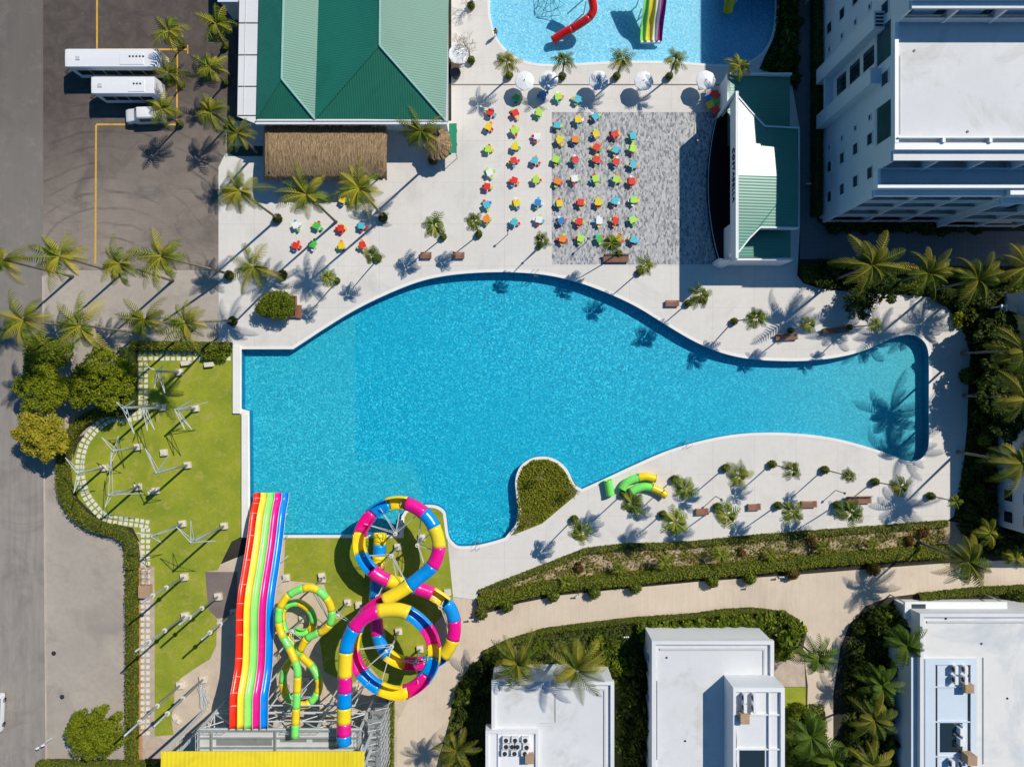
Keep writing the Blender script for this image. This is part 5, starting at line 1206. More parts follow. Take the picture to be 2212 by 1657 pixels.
b=tmb(); rail(b,P(gx0,1511)+Vector((0,0,7.6)),P(545,1511)+Vector((0,0,7.6)),n=4); rail(b,P(gx0,1511)+Vector((0,0,7.6)),P(gx0,1640)+Vector((0,0,7.6)),n=8); rail(b,P(656,1511)+Vector((0,0,7.6)),P(730,1511)+Vector((0,0,7.6)),n=5); rail(b,P(gx1,1511)+Vector((0,0,7.6)),P(gx1,1640)+Vector((0,0,7.6)),n=8)
b.build('railing',M['greywhite'],tw)
for i,xx in enumerate((445,489,560,640,720,806,824)):
    for yy in (1512,1560,1625):
        b=tmb(); q_=P(xx,yy); hh=11.1 if yy>1512 or xx in (445,824) else 7.45
        if xx in(445,824) and yy==1512: yy=1530; q_=P(xx,yy)
        b.bx(q_.x-.13,q_.x+.13,q_.y-.13,q_.y+.13,0,hh); b.build('column',M['greywhite'],tw)
b=tmb()
for z0,z1 in ((0.2,3.6),(3.6,7.3)):
    for xa,xb in ((489,560),(560,640),(640,720),(720,806)):
        a=P(xa,1512)+Vector((0,0,z0));c=P(xb,1512)+Vector((0,0,z1)); b.tube([a,c],.07,5); b.tube([Vector((a.x,a.y,z1)),Vector((c.x,c.y,z0))],.07,5)
        b.tube([Vector((a.x,a.y,z1)),Vector((c.x,c.y,z1))],.09,5)
    for ya,yb in ((1512,1560),(1560,1625)):
        for xx in (489,806):
            a=P(xx,ya)+Vector((0,0,z0));c=P(xx,yb)+Vector((0,0,z1)); b.tube([a,c],.07,5); b.tube([Vector((a.x,a.y,z1)),Vector((c.x,c.y,z0))],.07,5); b.tube([Vector((a.x,a.y,z1)),Vector((c.x,c.y,z1))],.09,5)
b.build('brace',M['greywhite'],tw)
b=tmb()   # beams under the flumes in front of the tower
for yy,z in ((1478,5.8),(1492,5.8),(1502,6.8)):
    b.tube([P(600,yy)+Vector((0,0,z)),P(790,yy)+Vector((0,0,z))],.09,6)
for xx in (605,668,735,788): b.tube([P(xx,1478)+Vector((0,0,0)),P(xx,1478)+Vector((0,0,6.0))],.1,6)
b.build('beam',M['greywhite'],tw)
for k in range(7):    # stair flights on the right side
    b=tmb(); z0=1.05*k; ya,yb=((1500,1620) if k%2==0 else (1620,1500)); xx=832-4*(k%2)
    for s in range(12):
        t=(s+.5)/12; q_=P(xx,ya+(yb-ya)*t); b.bx(q_.x-.75,q_.x+.75,q_.y-.2,q_.y+.2,z0+1.05*t,z0+1.05*t+.05)
    a=P(xx,ya)+Vector((.8,0,z0));c=P(xx,yb)+Vector((.8,0,z0+1.05)); b.tube([a,c],.06,5); b.tube([a+Vector((0,0,1)),c+Vector((0,0,1))],.035,5); b.tube([a-Vector((1.6,0,0)),c-Vector((1.6,0,0))],.06,5)
    b.build('stair_flight',M['steel'],tw)
b=tmb()
for yy in range(1505,1640,14):
    q_=P(846,yy); b.tube([q_,q_+Vector((0,0,7.4))],.06,5); q2=P(819,yy); b.tube([q_+Vector((0,0,6.5)),q2+Vector((0,0,7.2))],.05,5); b.tube([q_+Vector((0,0,3.0)),q2+Vector((0,0,3.9))],.05,5)
b.build('stair_post',M['greywhite'],tw)
# masts
def mast(bx_,by_,h,ends,label,group,r=.16,collars=(),foot=1.0,target=None,cat='mast'):
    g=P(bx_,by_); t=empty('support_mast',g,label,cat,group)
    b=MB(origin=g); b.box((g.x,g.y,.22),(.82*foot,.82*foot,.44),rz=.1); b.cyl((g.x,g.y,.44),.3*foot,.1,12); b.build('footing',M['footing'],t)
    if h<=.6: return t
    b=MB(origin=g); b.tube([g+Vector((0,0,.4)),g+Vector((0,0,h))],[r,r*.85],10); b.build('column',M['steel'],t,smooth=True)
    for cz in collars:
        b=MB(origin=g); b.cyl((g.x,g.y,h*cz),r*1.9,.12,14); b.build('collar',M['footing'],t)
    top=g+Vector((0,0,h-.1))
    for e in ends:
        b=MB(origin=g); q_=Vector(e); b.tube([top,q_],.042,6); b.tube([top-Vector((0,0,.9)),q_],.034,5); b.build('arm',M['greywhite'],t)
    return t
def img(pts,h): return [P(*T(9,*p),h) for p in pts]
GL='steel masts waiting on the lawn'
lm=[((389,804),5.8,[(1275,345),(1365,385),(1225,170),(1345,160)],'top one by the stepping stones'),((424,882),5.8,[(1530,690),(1600,440),(1720,460),(1590,690)],'right-hand one of the upper pair'),
 ((339,877),8.0,[(1050,560),(1110,720),(960,460),(1110,450)],'left-hand one of the upper pair, arms over the stones'),((352,880),5.0,[(1220,700),(1280,690),(1150,600)],'short one between the upper pair'),
 ((300,965),5.8,[(840,750),(980,740),(1060,840),(900,1000)],'one in the middle of the bulging lawn'),((227,1010),5.8,[(540,920),(690,920),(830,1000),(610,1210)],'leftmost one, arms reaching over the curved hedge'),
 ((407,1004),8.2,[(1200,840),(1400,900),(1450,1000),(1230,880)],'tall one on a square footing right of the centre'),((300,1051),6.8,[(920,870),(990,1190),(1190,1215),(870,1330)],'one left of the short stub near the lower stones'),
 ((396,1130),8.0,[(1120,1540),(1310,1550),(1460,1500),(1330,1620)],'left one of the lower pair'),((486,1135),9.6,[(1460,1490),(1580,1440),(1640,1570),(1790,1610)],'right one of the lower pair nearest the slides')]
for (bp,h,ends,lab) in lm: mast(*bp,h,img(ends,h+.3),'grey steel mast with spreading arms, '+lab,GL)
mast(338,1059,1.6,[],'short steel stub on a concrete footing near the lower lawn stones',GL,collars=(.95,)); mast(356,977,.5,[],'low square concrete footing alone on the lawn',GL)
GP='tall bare steel poles by the gravel strip'
for i,(bp,h,lab) in enumerate([((400,1245),10.6,'uppermost one near the brown slab'),((473,1287),10.7,'one rising from the brown slab'),((402,1329),12.0,'one with two white collars'),((507,1322),9.6,'one beside the rainbow slide'),((391,1478),13.0,'lower left one ending near the lone tree'),((441,1465),12.5,'lower one beside the pile of bars')]):
    mast(*bp,h,[],'tall bare grey steel pole, '+lab,GP,r=.15,collars=(.45,.75),foot=1.1)
# masts under the slides: arms reach the nearest flume points
GS='steel masts carrying the tube slides'
used_lab=['below the top loop','inside the top loop','right of the middle of the slide','between small and big slide','inside the lower big loop','right inside the lower loop','at the right end by the deck','above the small slide loop','inside the small slide','under the lower small loop','left of the entry tube','under the crossing of the loops']
sl=[((868,1135),5.0),((860,1180),5.0),((912,1160),4.6),((752,1300),5.5),((862,1362),5.5),((908,1400),5.0),((958,1290),4.0),((697,1250),5.0),((655,1335),4.8),((662,1470),5.6),((770,1480),6.6),((830,1265),4.6)]
allr=[(r,.85) for r in RES[::2]]+[(r,.5) for r in RES2[::2]]
for (bp,h),lab in zip(sl,used_lab):
    g=P(*bp); cand=sorted(allr,key=lambda q_:(q_[0].x-g.x)**2+(q_[0].y-g.y)**2+1.5*(q_[0].z-h)**2); ends=[]
    for q_,rr in cand:
        if all((q_-e).length>2.6 for e in ends): ends.append(q_)
        if len(ends)==4: break
    mast(*bp,h,[e-Vector((0,0,.3)) for e in ends],'grey steel mast with thin arms '+lab,GS,r=.14,collars=(.97,))
for (x,y,lab) in ((620,1246,'left of the small slide loop'),(696,1243,'above the small slide loop'),(776,1305,'left of the loops crossing'),(967,1278,'by the deck edge at the right')):
    mast(x,y,.5,[],'low white concrete footing '+lab,'bare footings near the slides')
# pile of pipes, and small rubble
b=MB(origin=P(440,1500))
for k in range(26):
    a=P(435+random.uniform(-7,10),1478+random.uniform(-6,6));c=P(442+random.uniform(-10,16),1522+random.uniform(-10,10)); b.tube([a+Vector((0,0,.06+.01*k)),c+Vector((0,0,.05+.008*k))],.03,5)
tag(b.build('pipe_pile',M['greywhite']),'loose pile of blue-grey metal bars on the sand beside the rainbow slide','pile')
b=MB(origin=P(384,1552)); b.box(P(380,1549)+Vector((0,0,.2)),(.5,.4,.36),rz=.4); b.box(P(388,1558)+Vector((0,0,.15)),(.6,.45,.26),rz=-.5); b.cyl(P(376,1545),.2,.3,10); tag(b.build('rubble_heap',M['footing']),'small heap of white blocks on the sandy patch','heap')
# loose tube pieces on the deck
def piece(name,pts,h,R,m,lab,g='loose slide sections on the deck'):
    c=P(*pts[len(pts)//2],h); pp=[P(x,y,h) for x,y in pts]; pp=[Vector(p) for p in catmull([tuple(p) for p in pp],False,5)]
    b=MB(origin=Vector((c.x,c.y,0))); b.tube(pp,R,18,caps=False); b.tube([pp[0],pp[0]+(pp[1]-pp[0])*.4],R*1.1,18,caps=False); b.tube([pp[-1]-(pp[-1]-pp[-2])*.4,pp[-1]],R*1.1,18,caps=False); o=b.build(name,M[m],smooth=True); md=o.modifiers.new('s','SOLIDIFY'); md.thickness=.04
    tag(o,lab,'tube section',g)
piece('tube_section',[(1313,1037),(1316,1053),(1319,1070)],.65,.55,'s_green','straight green tube section lying apart on the deck')
piece('tube_section',[(1344,1057),(1350,1046),(1361,1038),(1380,1031)],.60,.52,'s_green','upper curved green tube section on the deck')
piece('tube_section',[(1380,1031),(1395,1029),(1417,1034)],.60,.52,'s_yel2','upper yellow tube section joined to the green one')
piece('tube_section',[(1363,1062),(1376,1055),(1392,1051),(1408,1053)],.60,.52,'s_green','lower curved green tube section on the deck')
piece('tube_section',[(1408,1053),(1424,1060),(1439,1070)],.60,.52,'s_yel2','lower yellow tube section curving towards the palms')
# top pool slides
rd=empty('tube_slide',P(1250,20),'red tube slide curling into the splash pool','water slide')
rp=[(1262,-60),(1276,-30),(1279,0),(1282,20),(1276,34),(1262,46),(1240,60),(1215,74),(1194,88)]
flume(rd,rp,5.0,.25,.52,['s_red'],2.6,[(.9,1.0)],nside=16)
mst=P(1262,15)
b=MB(origin=rd.location); 
for (x,y,z) in ((1262,25,2.4),(1240,62,1.0),(1278,-20,3.8)):
    q_=P(x,y); b.tube([q_+Vector((0,0,-.5)),q_+Vector((0,0,z))],.08,8)
b.build('support',M['greywhite'],rd)
r2=empty('rainbow_slide',P(1410,40),'short four-lane slide in green, yellow, white and purple entering the splash pool','water slide')
yy=[(-80,4.6),(-20,3.4),(20,2.4),(50,1.3),(75,.6),(90,.35)]; stt=[tuple(p) for p in catmull(yy,False,5)]
for li,(ln,w0,w1) in enumerate((('l_green',1382,1394),('l_yellow',1394,1409),('l_white',1409,1419),('l_purple',1419,1430))):
    mb=MB(origin=r2.location); cs=[(0,.26),(.06,.28),(.12,.2),(.3,.0),(.7,.0),(.88,.2),(.94,.28),(1,.26)]
    for (y,h) in stt:
        for a,z in cs: 
            xg=gp(w0+(w1-w0)*a,0,.35)[0]; mb.v.append(Vector((P(xg,0).x,P(0,y,h).y,h+z-.1)))
    m_=len(cs)
    for i in range(len(stt)-1):
        for k in range(m_-1): q_=i*m_+k; mb.f.append([q_,q_+m_,q_+m_+1,q_+1]); mb.m.append(0)
    o=mb.build('slide_lane',M[ln],r2,smooth=True); md=o.modifiers.new('shell','SOLIDIFY'); md.thickness=.07; md.offset=-1
mb=MB(origin=r2.location); a=P(1384,88,.3);c=P(1428,92,.3); mb.bx(a.x,c.x,c.y,a.y,-.1,.3); mb.build('slide_end',M['l_white'],r2)
mb=MB(origin=r2.location)
for y,h in ((-20,3.1),(20,2.1),(50,1.0)):
    for x in (1386,1424): q_=P(x,y,h); mb.tube([Vector((q_.x,q_.y,-.5)),Vector((q_.x,q_.y,h))],.08,8)
mb.build('support',M['greywhite'],r2)
y3=empty('kids_slide',P(1572,10),'small yellow slide dipping into the shaded part of the splash pool','water slide'); mb=MB(origin=y3.location)
for i in range(8):
    t=i/7; y=-40+70*t; h=3*(1-t)**1.3+.15
    for a,z in ((0,.3),(.1,.3),(.2,0),(.8,0),(.9,.3),(1,.3)): q_=P(1562+20*a,y,.3); mb.v.append(Vector((q_.x,P(0,y,h).y,h+z)))
for i in range(7):
    for k in range(5): q_=i*6+k; mb.f.append([q_,q_+6,q_+7,q_+1]); mb.m.append(0)
o=mb.build('slide_lane',M['s_yel2'],y3,smooth=True); md=o.modifiers.new('s','SOLIDIFY'); md.thickness=.06
nf=empty('climbing_frame',P(1185,10),'teal climbing net frame standing in the splash pool at the top edge','climbing frame'); mb=MB(origin=nf.location); c0=P(1186,6)
for k in range(9):
    a=2*math.pi*k/9; q_=c0+Vector((2.0*math.cos(a),2.0*math.sin(a),-.4)); mb.tube([q_,c0+Vector((.2*math.cos(a),.2*math.sin(a),1.8))],.035,5)
    for r_,z in ((1.4,.25),(.8,1.0)):
        a2=2*math.pi*(k+1)/9; mb.tube([c0+Vector((r_*math.cos(a),r_*math.sin(a),z)),c0+Vector((r_*math.cos(a2),r_*math.sin(a2),z))],.03,4)
mb.build('net_bars',mat('teal_paint',(.02,.35,.38),.5,.1,1,5),nf)

# ---------------------------------------------------------------- vehicles
tyre=mat('tyre_rubber',(.02,.02,.02),.9,.1,1,5)
def bus(name,L,Wd,Hh,loc,rz,label,vents,cat='bus'):
    t=empty(name,loc,label,cat,rz=rz)
    def mk(): return MB()
    b=mk(); sec=[]   # body lofted along x with rounded roof and raked front (front at -x)
    cs=[(-.5,.35),(-.5,1.2),(-.485,.80*Hh),(-.475,.955*Hh),(-.44,.99*Hh),(0,Hh),(.44,.99*Hh),(.475,.955*Hh),(.485,.80*Hh),(.5,1.2),(.5,.35)]
    xs=[(-L/2,.82),(-L/2+.1,.93),(-L/2+.35,1.0),(-L/2+.8,1),(L/2-.4,1),(L/2-.08,.97),(L/2,.88)]
    for x,f in xs:
        for y,z in cs:
            zz=.35+(z-.35)*(.93+.07*f); xx=x+((1-z/Hh)*.9 if x<-L/2+.3 else 0); b.v.append(Vector((xx,y*Wd*(.9+.1*f),zz)))
    m_=len(cs)
    for i in range(len(xs)-1):
        for k in range(m_-1): q_=i*m_+k; b.f.append([q_,q_+1,q_+m_+1,q_+m_]); b.m.append(0)
    b.f.append(list(range(m_))[::-1]); b.m.append(0); b.f.append([(len(xs)-1)*m_+k for k in range(m_)]); b.m.append(0)
    b.f.append([0,m_*0+m_-1,(len(xs)-1)*m_+m_-1,(len(xs)-1)*m_][::-1]); b.m.append(0)
    b.build('body',M['white'],t)
    n=max(3,int(L/1.7))
    for s in (-1,1):
        for k in range(n):
            b=mk(); x0=-L/2+.9+(L-1.6)*k/n; x1=-L/2+.9+(L-1.6)*(k+1)/n-.08; ya=s*(Wd*.5-.02); yb=s*(Wd*.478)
            b.add([(x0,ya+s*.03,1.25),(x1,ya+s*.03,1.25),(x1,yb+s*.035,.74*Hh),(x0,yb+s*.035,.74*Hh)],[[0,1,2,3] if s<0 else [3,2,1,0]]); b.build('side_window',M['glass'],t)
    b=mk(); b.add([(-L/2+.52,-Wd*.42,1.3),(-L/2+.52,Wd*.42,1.3),(-L/2+.10,Wd*.42,.86*Hh),(-L/2+.10,-Wd*.42,.86*Hh)],[[0,3,2,1]]); b.build('windscreen',M['glass'],t)
    for s in (-1,1):
        for xx in (-L/2+L*.22,L/2-L*.25):
            b=mk(); w=b.tube([(xx,s*(Wd/2-.28),.48),(xx,s*(Wd/2-.02),.48)],.48,16); b.build('wheel',tyre,t)
        b=mk(); b.tube([(-L/2+.25,s*(Wd/2-.05),.86*Hh),(-L/2-.1,s*(Wd/2+.25),.86*Hh),(-L/2-.1,s*(Wd/2+.28),.7*Hh)],.045,6); b.build('mirror',M['dark'],t)
    for k in range(vents):
        b=mk(); b.cyl((L/2-L*.30+k*.42 if vents>3 else L/2-L*.32+k*.40,-.0+.15,Hh-.03),.13,.08,12); b.build('roof_vent',M['dark'],t)
    b=mk(); b.box((-L/2+L*.14,-.05,Hh+.02),(.55,.5,.1)); 
    b.build('roof_hatch',M['greywhite'],t,bevel=.03)
    b=mk(); b.box((L/2-L*.28,-.1,Hh-.01),(L*.26,1.5,.08)); b.build('roof_unit',M['white'],t,bevel=.03)
    return t
c=P(241,126,3.2); bus('coach',11.6,2.45,3.3,Vector((c.x,c.y,0)),0,'longer white coach with five round roof vents, top one of the parked row',5)
c=P(264.5,184,3.1); bus('coach',7.9,2.3,3.1,Vector((c.x,c.y,0)),0,'shorter white coach with three round roof vents, parked between coach and minivan',3)
def van(loc,rz,label,col=M['white']):
    t=empty('minivan',loc,label,'van',rz=rz); L,Wd,Hh=4.9,1.8,1.95
    b=MB(); cs=[(-.5,.3),(-.5,1.0),(-.42,1.75),(-.33,1.0*Hh),(.33,1.0*Hh),(.42,1.75),(.5,1.0),(.5,.3)]
    xs=[(-L/2,.38),(-L/2+.5,.50),(-L/2+1.2,.56),(-L/2+1.9,.98),(L/2-.3,1.0),(L/2,.9)]
    for x,f in xs:
        for y,z in cs: b.v.append(Vector((x,y*Wd*(.9 if abs(x)>L/2-.1 else 1),min(z,.3+(Hh-.3)*f))))
    m_=len(cs)
    for i in range(len(xs)-1):
        for k in range(m_-1): q_=i*m_+k; b.f.append([q_,q_+1,q_+m_+1,q_+m_]); b.m.append(0)
    b.f.append(list(range(m_))[::-1]); b.m.append(0); b.f.append([(len(xs)-1)*m_+k for k in range(m_)]); b.m.append(0); b.build('body',col,t,smooth=True,bevel=.04)
    b=MB(); b.add([(-L/2+1.25,-.68,1.28),(-L/2+1.25,.68,1.28),(-L/2+1.86,.56,1.90),(-L/2+1.86,-.56,1.90)],[[0,3,2,1]]); b.build('windscreen',M['glass'],t)
    for s in (-1,1):
        b=MB(); b.add([(-L/2+1.9,s*.915,1.08),(L/2-.35,s*.915,1.08),(L/2-.35,s*.79,1.66),(-L/2+2.0,s*.79,1.66)],[[0,1,2,3] if s<0 else [3,2,1,0]]); b.build('side_window',M['glass'],t)
        for xx in (-L/2+.85,L/2-.9): b=MB(); b.tube([(xx,s*.66,.33),(xx,s*.9,.33)],.33,14); b.build('wheel',tyre,t)
    return t
c=P(304,243,1.9); van(Vector((c.x,c.y,0)),math.radians(2),'white minivan parked in the lowest place below the two coaches')
c=P(-25,1549,1.8); van(Vector((c.x,c.y,0)),math.radians(88),'white van half out of the picture on the road at the lower left')
def street_lamp(x,y,rz,h,label):
    g=P(x,y); t=empty('street_lamp',g,label,'lamp',rz=rz); b=MB(); b.tube([(0,0,0),(0,0,h)],[.09,.06],8); b.tube([(-.45,0,h),(.45,0,h)],.03,6); b.build('pole',M['greywhite'],t)
    for s in (-1,1): b=MB(); b.box((s*.4,0,h+.03),(.42,.26,.1)); b.build('lamp_head',M['white'],t,bevel=.03)
street_lamp(111,1594,.5,2.1,'white street lamp with two heads on the kerb at the lower left')
for i,(x,y,lab) in enumerate([(1097,507,'above the pool rim near the lowest tables'),(1266,524,'on the grey paving between the lowest tables'),(1157,544,'beside the lowest palm left of the grey paving'),(1805,1059,'on the lower deck near the long brown bench'),(1546,1072,'on the lower deck between two benches')]):
    g=P(x,y); t=empty('garden_lamp',g,'thin dark garden lamp post '+lab,'lamp','thin lamp posts on the deck'); b=MB(); b.tube([(0,0,0),(0,0,2.4)],.05,8); b.build('pole',M['dark'],t); b=MB(); b.cyl((0,0,2.4),.16,.22,12,r2=.1); b.build('lamp_head',M['dark'],t)
for i,(x,y,lab) in enumerate([(1018,1333,'at the left end of the hedge'),(1249,1282,'between the third and fourth clipped balls'),(1682,1242,'just left of the first bronze ball'),(1905,1226,'right of the second bronze ball'),(2125,1208,'under the sunlit palm at the right'),(1350,1370,'in the bushes by the middle villa'),(1740,402,'on the service path behind the stage'),(1617,1263,'standing on the sandy path')]):
    g=P(x,y); t=empty('path_lamp',g,'small three-globe path lamp '+lab,'lamp','three-globe path lamps'); b=MB(); b.tube([(0,0,0),(0,0,.9)],.035,6); b.tube([(-.22,0,.85),(.22,.05,.85)],.025,5); b.build('pole',M['dark'],t)
    for dx in (-.24,0,.24): b=MB(); b.ball((dx,.05*dx,.98),.11,10); b.build('globe',M['white'],t,smooth=True)

# ---------------------------------------------------------------- umbrellas, benches, tables
def umbrella(x,y,h,label,rot=0,closed=False):
    c=P(x,y,h); g=Vector((c.x,c.y,0)); t=empty('umbrella',g,label,'umbrella','white umbrellas on the plaza',rz=rot); n=8; R=1.28
    b=MB(); vs=[Vector((0,0,h))]
    for r_,z in ((.45,h-.07),(.9,h-.17),(1.0,h-.22)):
        for k in range(n*2):
            a=math.pi*k/n; rr=R*r_*(1.0 if k%2==0 else .955); vs.append(Vector((rr*math.cos(a),rr*math.sin(a),z-(.0 if k%2 else .02)-(.04 if (k%2 and r_==1) else 0))))
    m_=2*n; fs=[[0,1+k,1+(k+1)%m_] for k in range(m_)]+[[1+i*m_+k,1+(i+1)*m_+k,1+(i+1)*m_+(k+1)%m_,1+i*m_+(k+1)%m_] for i in range(2) for k in range(m_)]
    b.add(vs,fs); o=b.build('canopy',M['white'],t); md=o.modifiers.new('s','SOLIDIFY'); md.thickness=.015
    b=MB(); b.tube([(0,0,.05),(0,0,h+.08)],.035,8); b.build('pole',M['greywhite'],t)
    b=MB(); b.ball((0,0,h+.08),.07,8); b.build('finial',M['dark'],t); b=MB(); b.cyl((0,0,.02),.35,.1,14); b.build('umbrella_base',M['greywhite'],t)
for i,(u,v) in enumerate([(590,665),(788,660),(1205,660),(1580,665),(2095,660)]): umbrella(*T(3,u,v),2.3,f'white octagonal umbrella, {ORD[i+1]} from the left in the row below the splash pool',rot=.2*i)
umbrella(990,115,2.5,'white umbrella standing alone beside the hall wall',.3)
g=P(985,163); b=MB(origin=g); b.cyl((g.x,g.y,.0),.55,.75,20,r2=.68); b.cyl((g.x,g.y,.70),.66,.06,20); tag(b.build('pot',mat('navy_glaze',(.008,.01,.035),.3,.1,1,4)),'big round navy pot by the hall wall','pot')
g=P(984,150); b=MB(origin=g); b.bx(g.x-.5,g.x+.5,g.y-.6,g.y+.6,.02,.75); tag(b.build('crate',M['tan'],bevel=.03),'tan crate between the lone umbrella and the navy pot','crate')
def bench(x,y,Lpx,rz,label,w=.75,back=False):
    g=P(x,y); t=empty('bench',g,label,'bench','brown timber benches on the deck',rz=rz); L=Lpx*SC; n=5
    b=MB()
    for k in range(n): b.box((0,-w/2+(k+.5)*w/n,.44),(L,w/n-.035,.06))
    b.build('seat',M['wood'],t,bevel=.008)
    for s in (-1,1): b=MB(); b.box((s*(L/2-.15),0,.205),(.1,w*.9,.41)); b.build('leg',M['dark'],t)
    if back: b=MB(); b.box((0,w/2+.03,.68),(L,.06,.42)); b.build('backrest',M['wood'],t,bevel=.01)
for x,y,L,r_,lab,w in [(921,553,24,0,'short bench under the left of two palms north of the pool',.85),(991.5,553,25,0,'short bench right of the other short one, above the pool rim',.85),(1330,560,55,0,'long bench on the edge of the grey paving',.95),(1451,656,30,0,'small bench below the stage at the shadow tip',.8),
   (1697,729,48,.04,'long bench, left one of the pair north of the narrow pool arm',.75),(1802,715,58,.10,'long bench, right one of the pair north of the narrow pool arm',.75),(1515,1104,28,.05,'leftmost bench on the lower deck',.85),(1627,1094,28,.05,'second bench from the left on the lower deck',.85),(1745,1088,34,.02,'third bench from the left on the lower deck',.85),(1853,1079,52,.02,'rightmost and longest bench on the lower deck',.9)]:
    bench(x,y,L,r_,'brown slatted timber '+lab,w,back=(L>40))
# tables with four stools each
STOOL={};TABLE={}
for k in PC:
    b=MB(); b.cyl((0,0,.41),.19,.04,14); b.cyl((0,0,.36),.17,.05,14)
    for a in range(4): q_=math.pi/4+a*math.pi/2; b.tube([(.13*math.cos(q_),.13*math.sin(q_),.40),(.19*math.cos(q_),.19*math.sin(q_),.025)],.025,5)
    STOOL[k]=b.build('stool',M['p_'+k],link=False)
    b=MB(); s=.41; co=[(-s,-s+.07),(-s+.07,-s),(s-.07,-s),(s,-s+.07),(s,s-.07),(s-.07,s),(-s+.07,s),(-s,s-.07)]; b.prism(co,.67,.72)
    for a in range(4): q_=math.pi/4+a*math.pi/2; b.tube([(.42*math.cos(q_),.42*math.sin(q_),.68),(.47*math.cos(q_),.47*math.sin(q_),.025)],.035,5)
    TABLE[k]=b.build('table',M['p_'+k],link=False)
rows={}
cols={'A':[(3,310,930,'red'),(3,290,1050,'yellow'),(3,290,1235,'lime'),(3,300,1430,'white'),(3,280,1545,'red'),(7,165,370,'cyan'),(7,165,490,'orange')],
 'B':[(3,525,810,'green'),(3,515,935,'red'),(3,505,1080,'lime'),(3,510,1215,'yellow'),(3,500,1330,'red'),(3,505,1495,'red'),(7,415,355,'yellow'),(7,395,515,'cyan')],
 'C':[(3,740,780,'blue'),(3,710,930,'lime'),(3,695,1130,'white'),(3,675,1330,'cyan'),(3,685,1490,'lime'),(7,590,355,'blue'),(7,600,495,'white')],
 'D':[(3,870,800,'lime'),(3,860,1035,'cyan'),(3,880,1160,'yellow'),(3,850,1320,'lime'),(3,865,1500,'orange'),(7,770,360,'yellow'),(7,785,505,'blue'),(7,795,655,'orange')],
 'E':[(3,1030,820,'cyan'),(3,1035,990,'yellow'),(3,1010,1155,'orange'),(3,1010,1325,'red'),(3,1005,1480,'white'),(7,945,350,'red'),(7,935,510,'red'),(7,945,650,'lime')],
 'F':[(3,1180,965,'cyan'),(3,1185,1110,'yellow'),(3,1190,1220,'red'),(3,1185,1320,'red'),(3,1180,1480,'lime'),(7,1090,350,'yellow'),(7,1100,505,'white'),(7,1100,650,'green')],
 'G':[(3,1340,1110,'red'),(3,1345,1240,'cyan'),(3,1350,1340,'red'),(3,1350,1485,'lime'),(7,1230,340,'cyan'),(7,1235,505,'red'),(7,1255,650,'yellow')],
 'H':[(3,1490,1125,'cyan'),(3,1490,1230,'lime'),(3,1490,1365,'cyan'),(3,1480,1500,'red'),(7,1385,330,'lime'),(7,1375,495,'lime'),(7,1385,660,'cyan')]}
near=[(6,1070,330,'yellow'),(6,1150,330,'lime'),(6,680,540,'white'),(6,855,545,'green'),(6,1055,565,'red'),(6,1225,545,'cyan'),(6,680,710,'red'),(6,825,700,'green'),(6,1060,710,'yellow'),(6,1235,705,'red')]
keys=['red','yellow','lime','green','cyan','blue','white','orange','red','yellow','cyan','lime']
DIRN=['east','north','west','south']
def tset(t_,u,v,colr,lab,where):
    x,y=T(t_,u,v); g=P(x,y,.7); g.z=.024; rz=random.uniform(-.5,.5)
    o=bpy.data.objects.new('table',TABLE[colr]); COL.objects.link(o); o.location=g; o.rotation_euler=(0,0,rz); tag(o,f'{colr} plastic table, {lab}','table','coloured plastic tables')
    skip=random.choice([0,1,2,3,None])
    for k in range(4):
        if k==skip: continue
        a=rz+k*math.pi/2+random.uniform(-.2,.2); d=random.uniform(.52,.66); q_=g+Vector((d*math.cos(a),d*math.sin(a),0)); c_=random.choice(keys)
        s=bpy.data.objects.new('stool',STOOL[c_]); COL.objects.link(s); s.location=q_; s.rotation_euler=(0,0,random.uniform(0,3)); tag(s,f'{c_} stool {DIRN[k]} of {where}','stool','coloured plastic stools')
for ci,(cn,lst) in enumerate(cols.items()):
    for ri,(t_,u,v,colr) in enumerate(lst):
        tset(t_,u,v,colr,f'{ORD[ri+1]} from the top in the {ORD[ci+1]} column of the big grid',f'the {colr} table, row {NUM[ri+1]} of grid column {NUM[ci+1]}')
wh=['upper left one under palm fronds','upper right one under palm fronds','first in the middle row','second in the middle row','third in the middle row','fourth in the middle row','first in the lowest row','second in the lowest row','third in the lowest row','fourth in the lowest row']
wh_=['upper left one partly under palm fronds','upper right one under palm fronds','leftmost of the four in the upper row','second of the four in the upper row','third of the four in the upper row','rightmost of the upper row','leftmost of the four in the lower row','second of the lower row','third of the lower row','rightmost of the lower row']
for (t_,u,v,colr),w_ in zip(near,wh): tset(t_,u,v,colr,w_+' below the thatched hut',f'the {colr} table by the hut, {w_}')
for i,(x,y,c_) in enumerate([(1533,197,'cyan'),(1536,204,'red'),(1531,212,'blue'),(1545,218,'green'),(1533,228,'yellow'),(1545,239,'red'),(1545,206,'red')]):
    p=P(x,y,.7); o=bpy.data.objects.new('table',TABLE[c_]); COL.objects.link(o); o.location=(p.x,p.y,.024); o.rotation_euler=(0,0,.1*i); o.scale=(1.15,1.15,1.0+.05*i)
    tag(o,f'{c_} plastic table stored against the stage wall, {ORD[i+1]} in that heap','table','tables stored beside the stage')
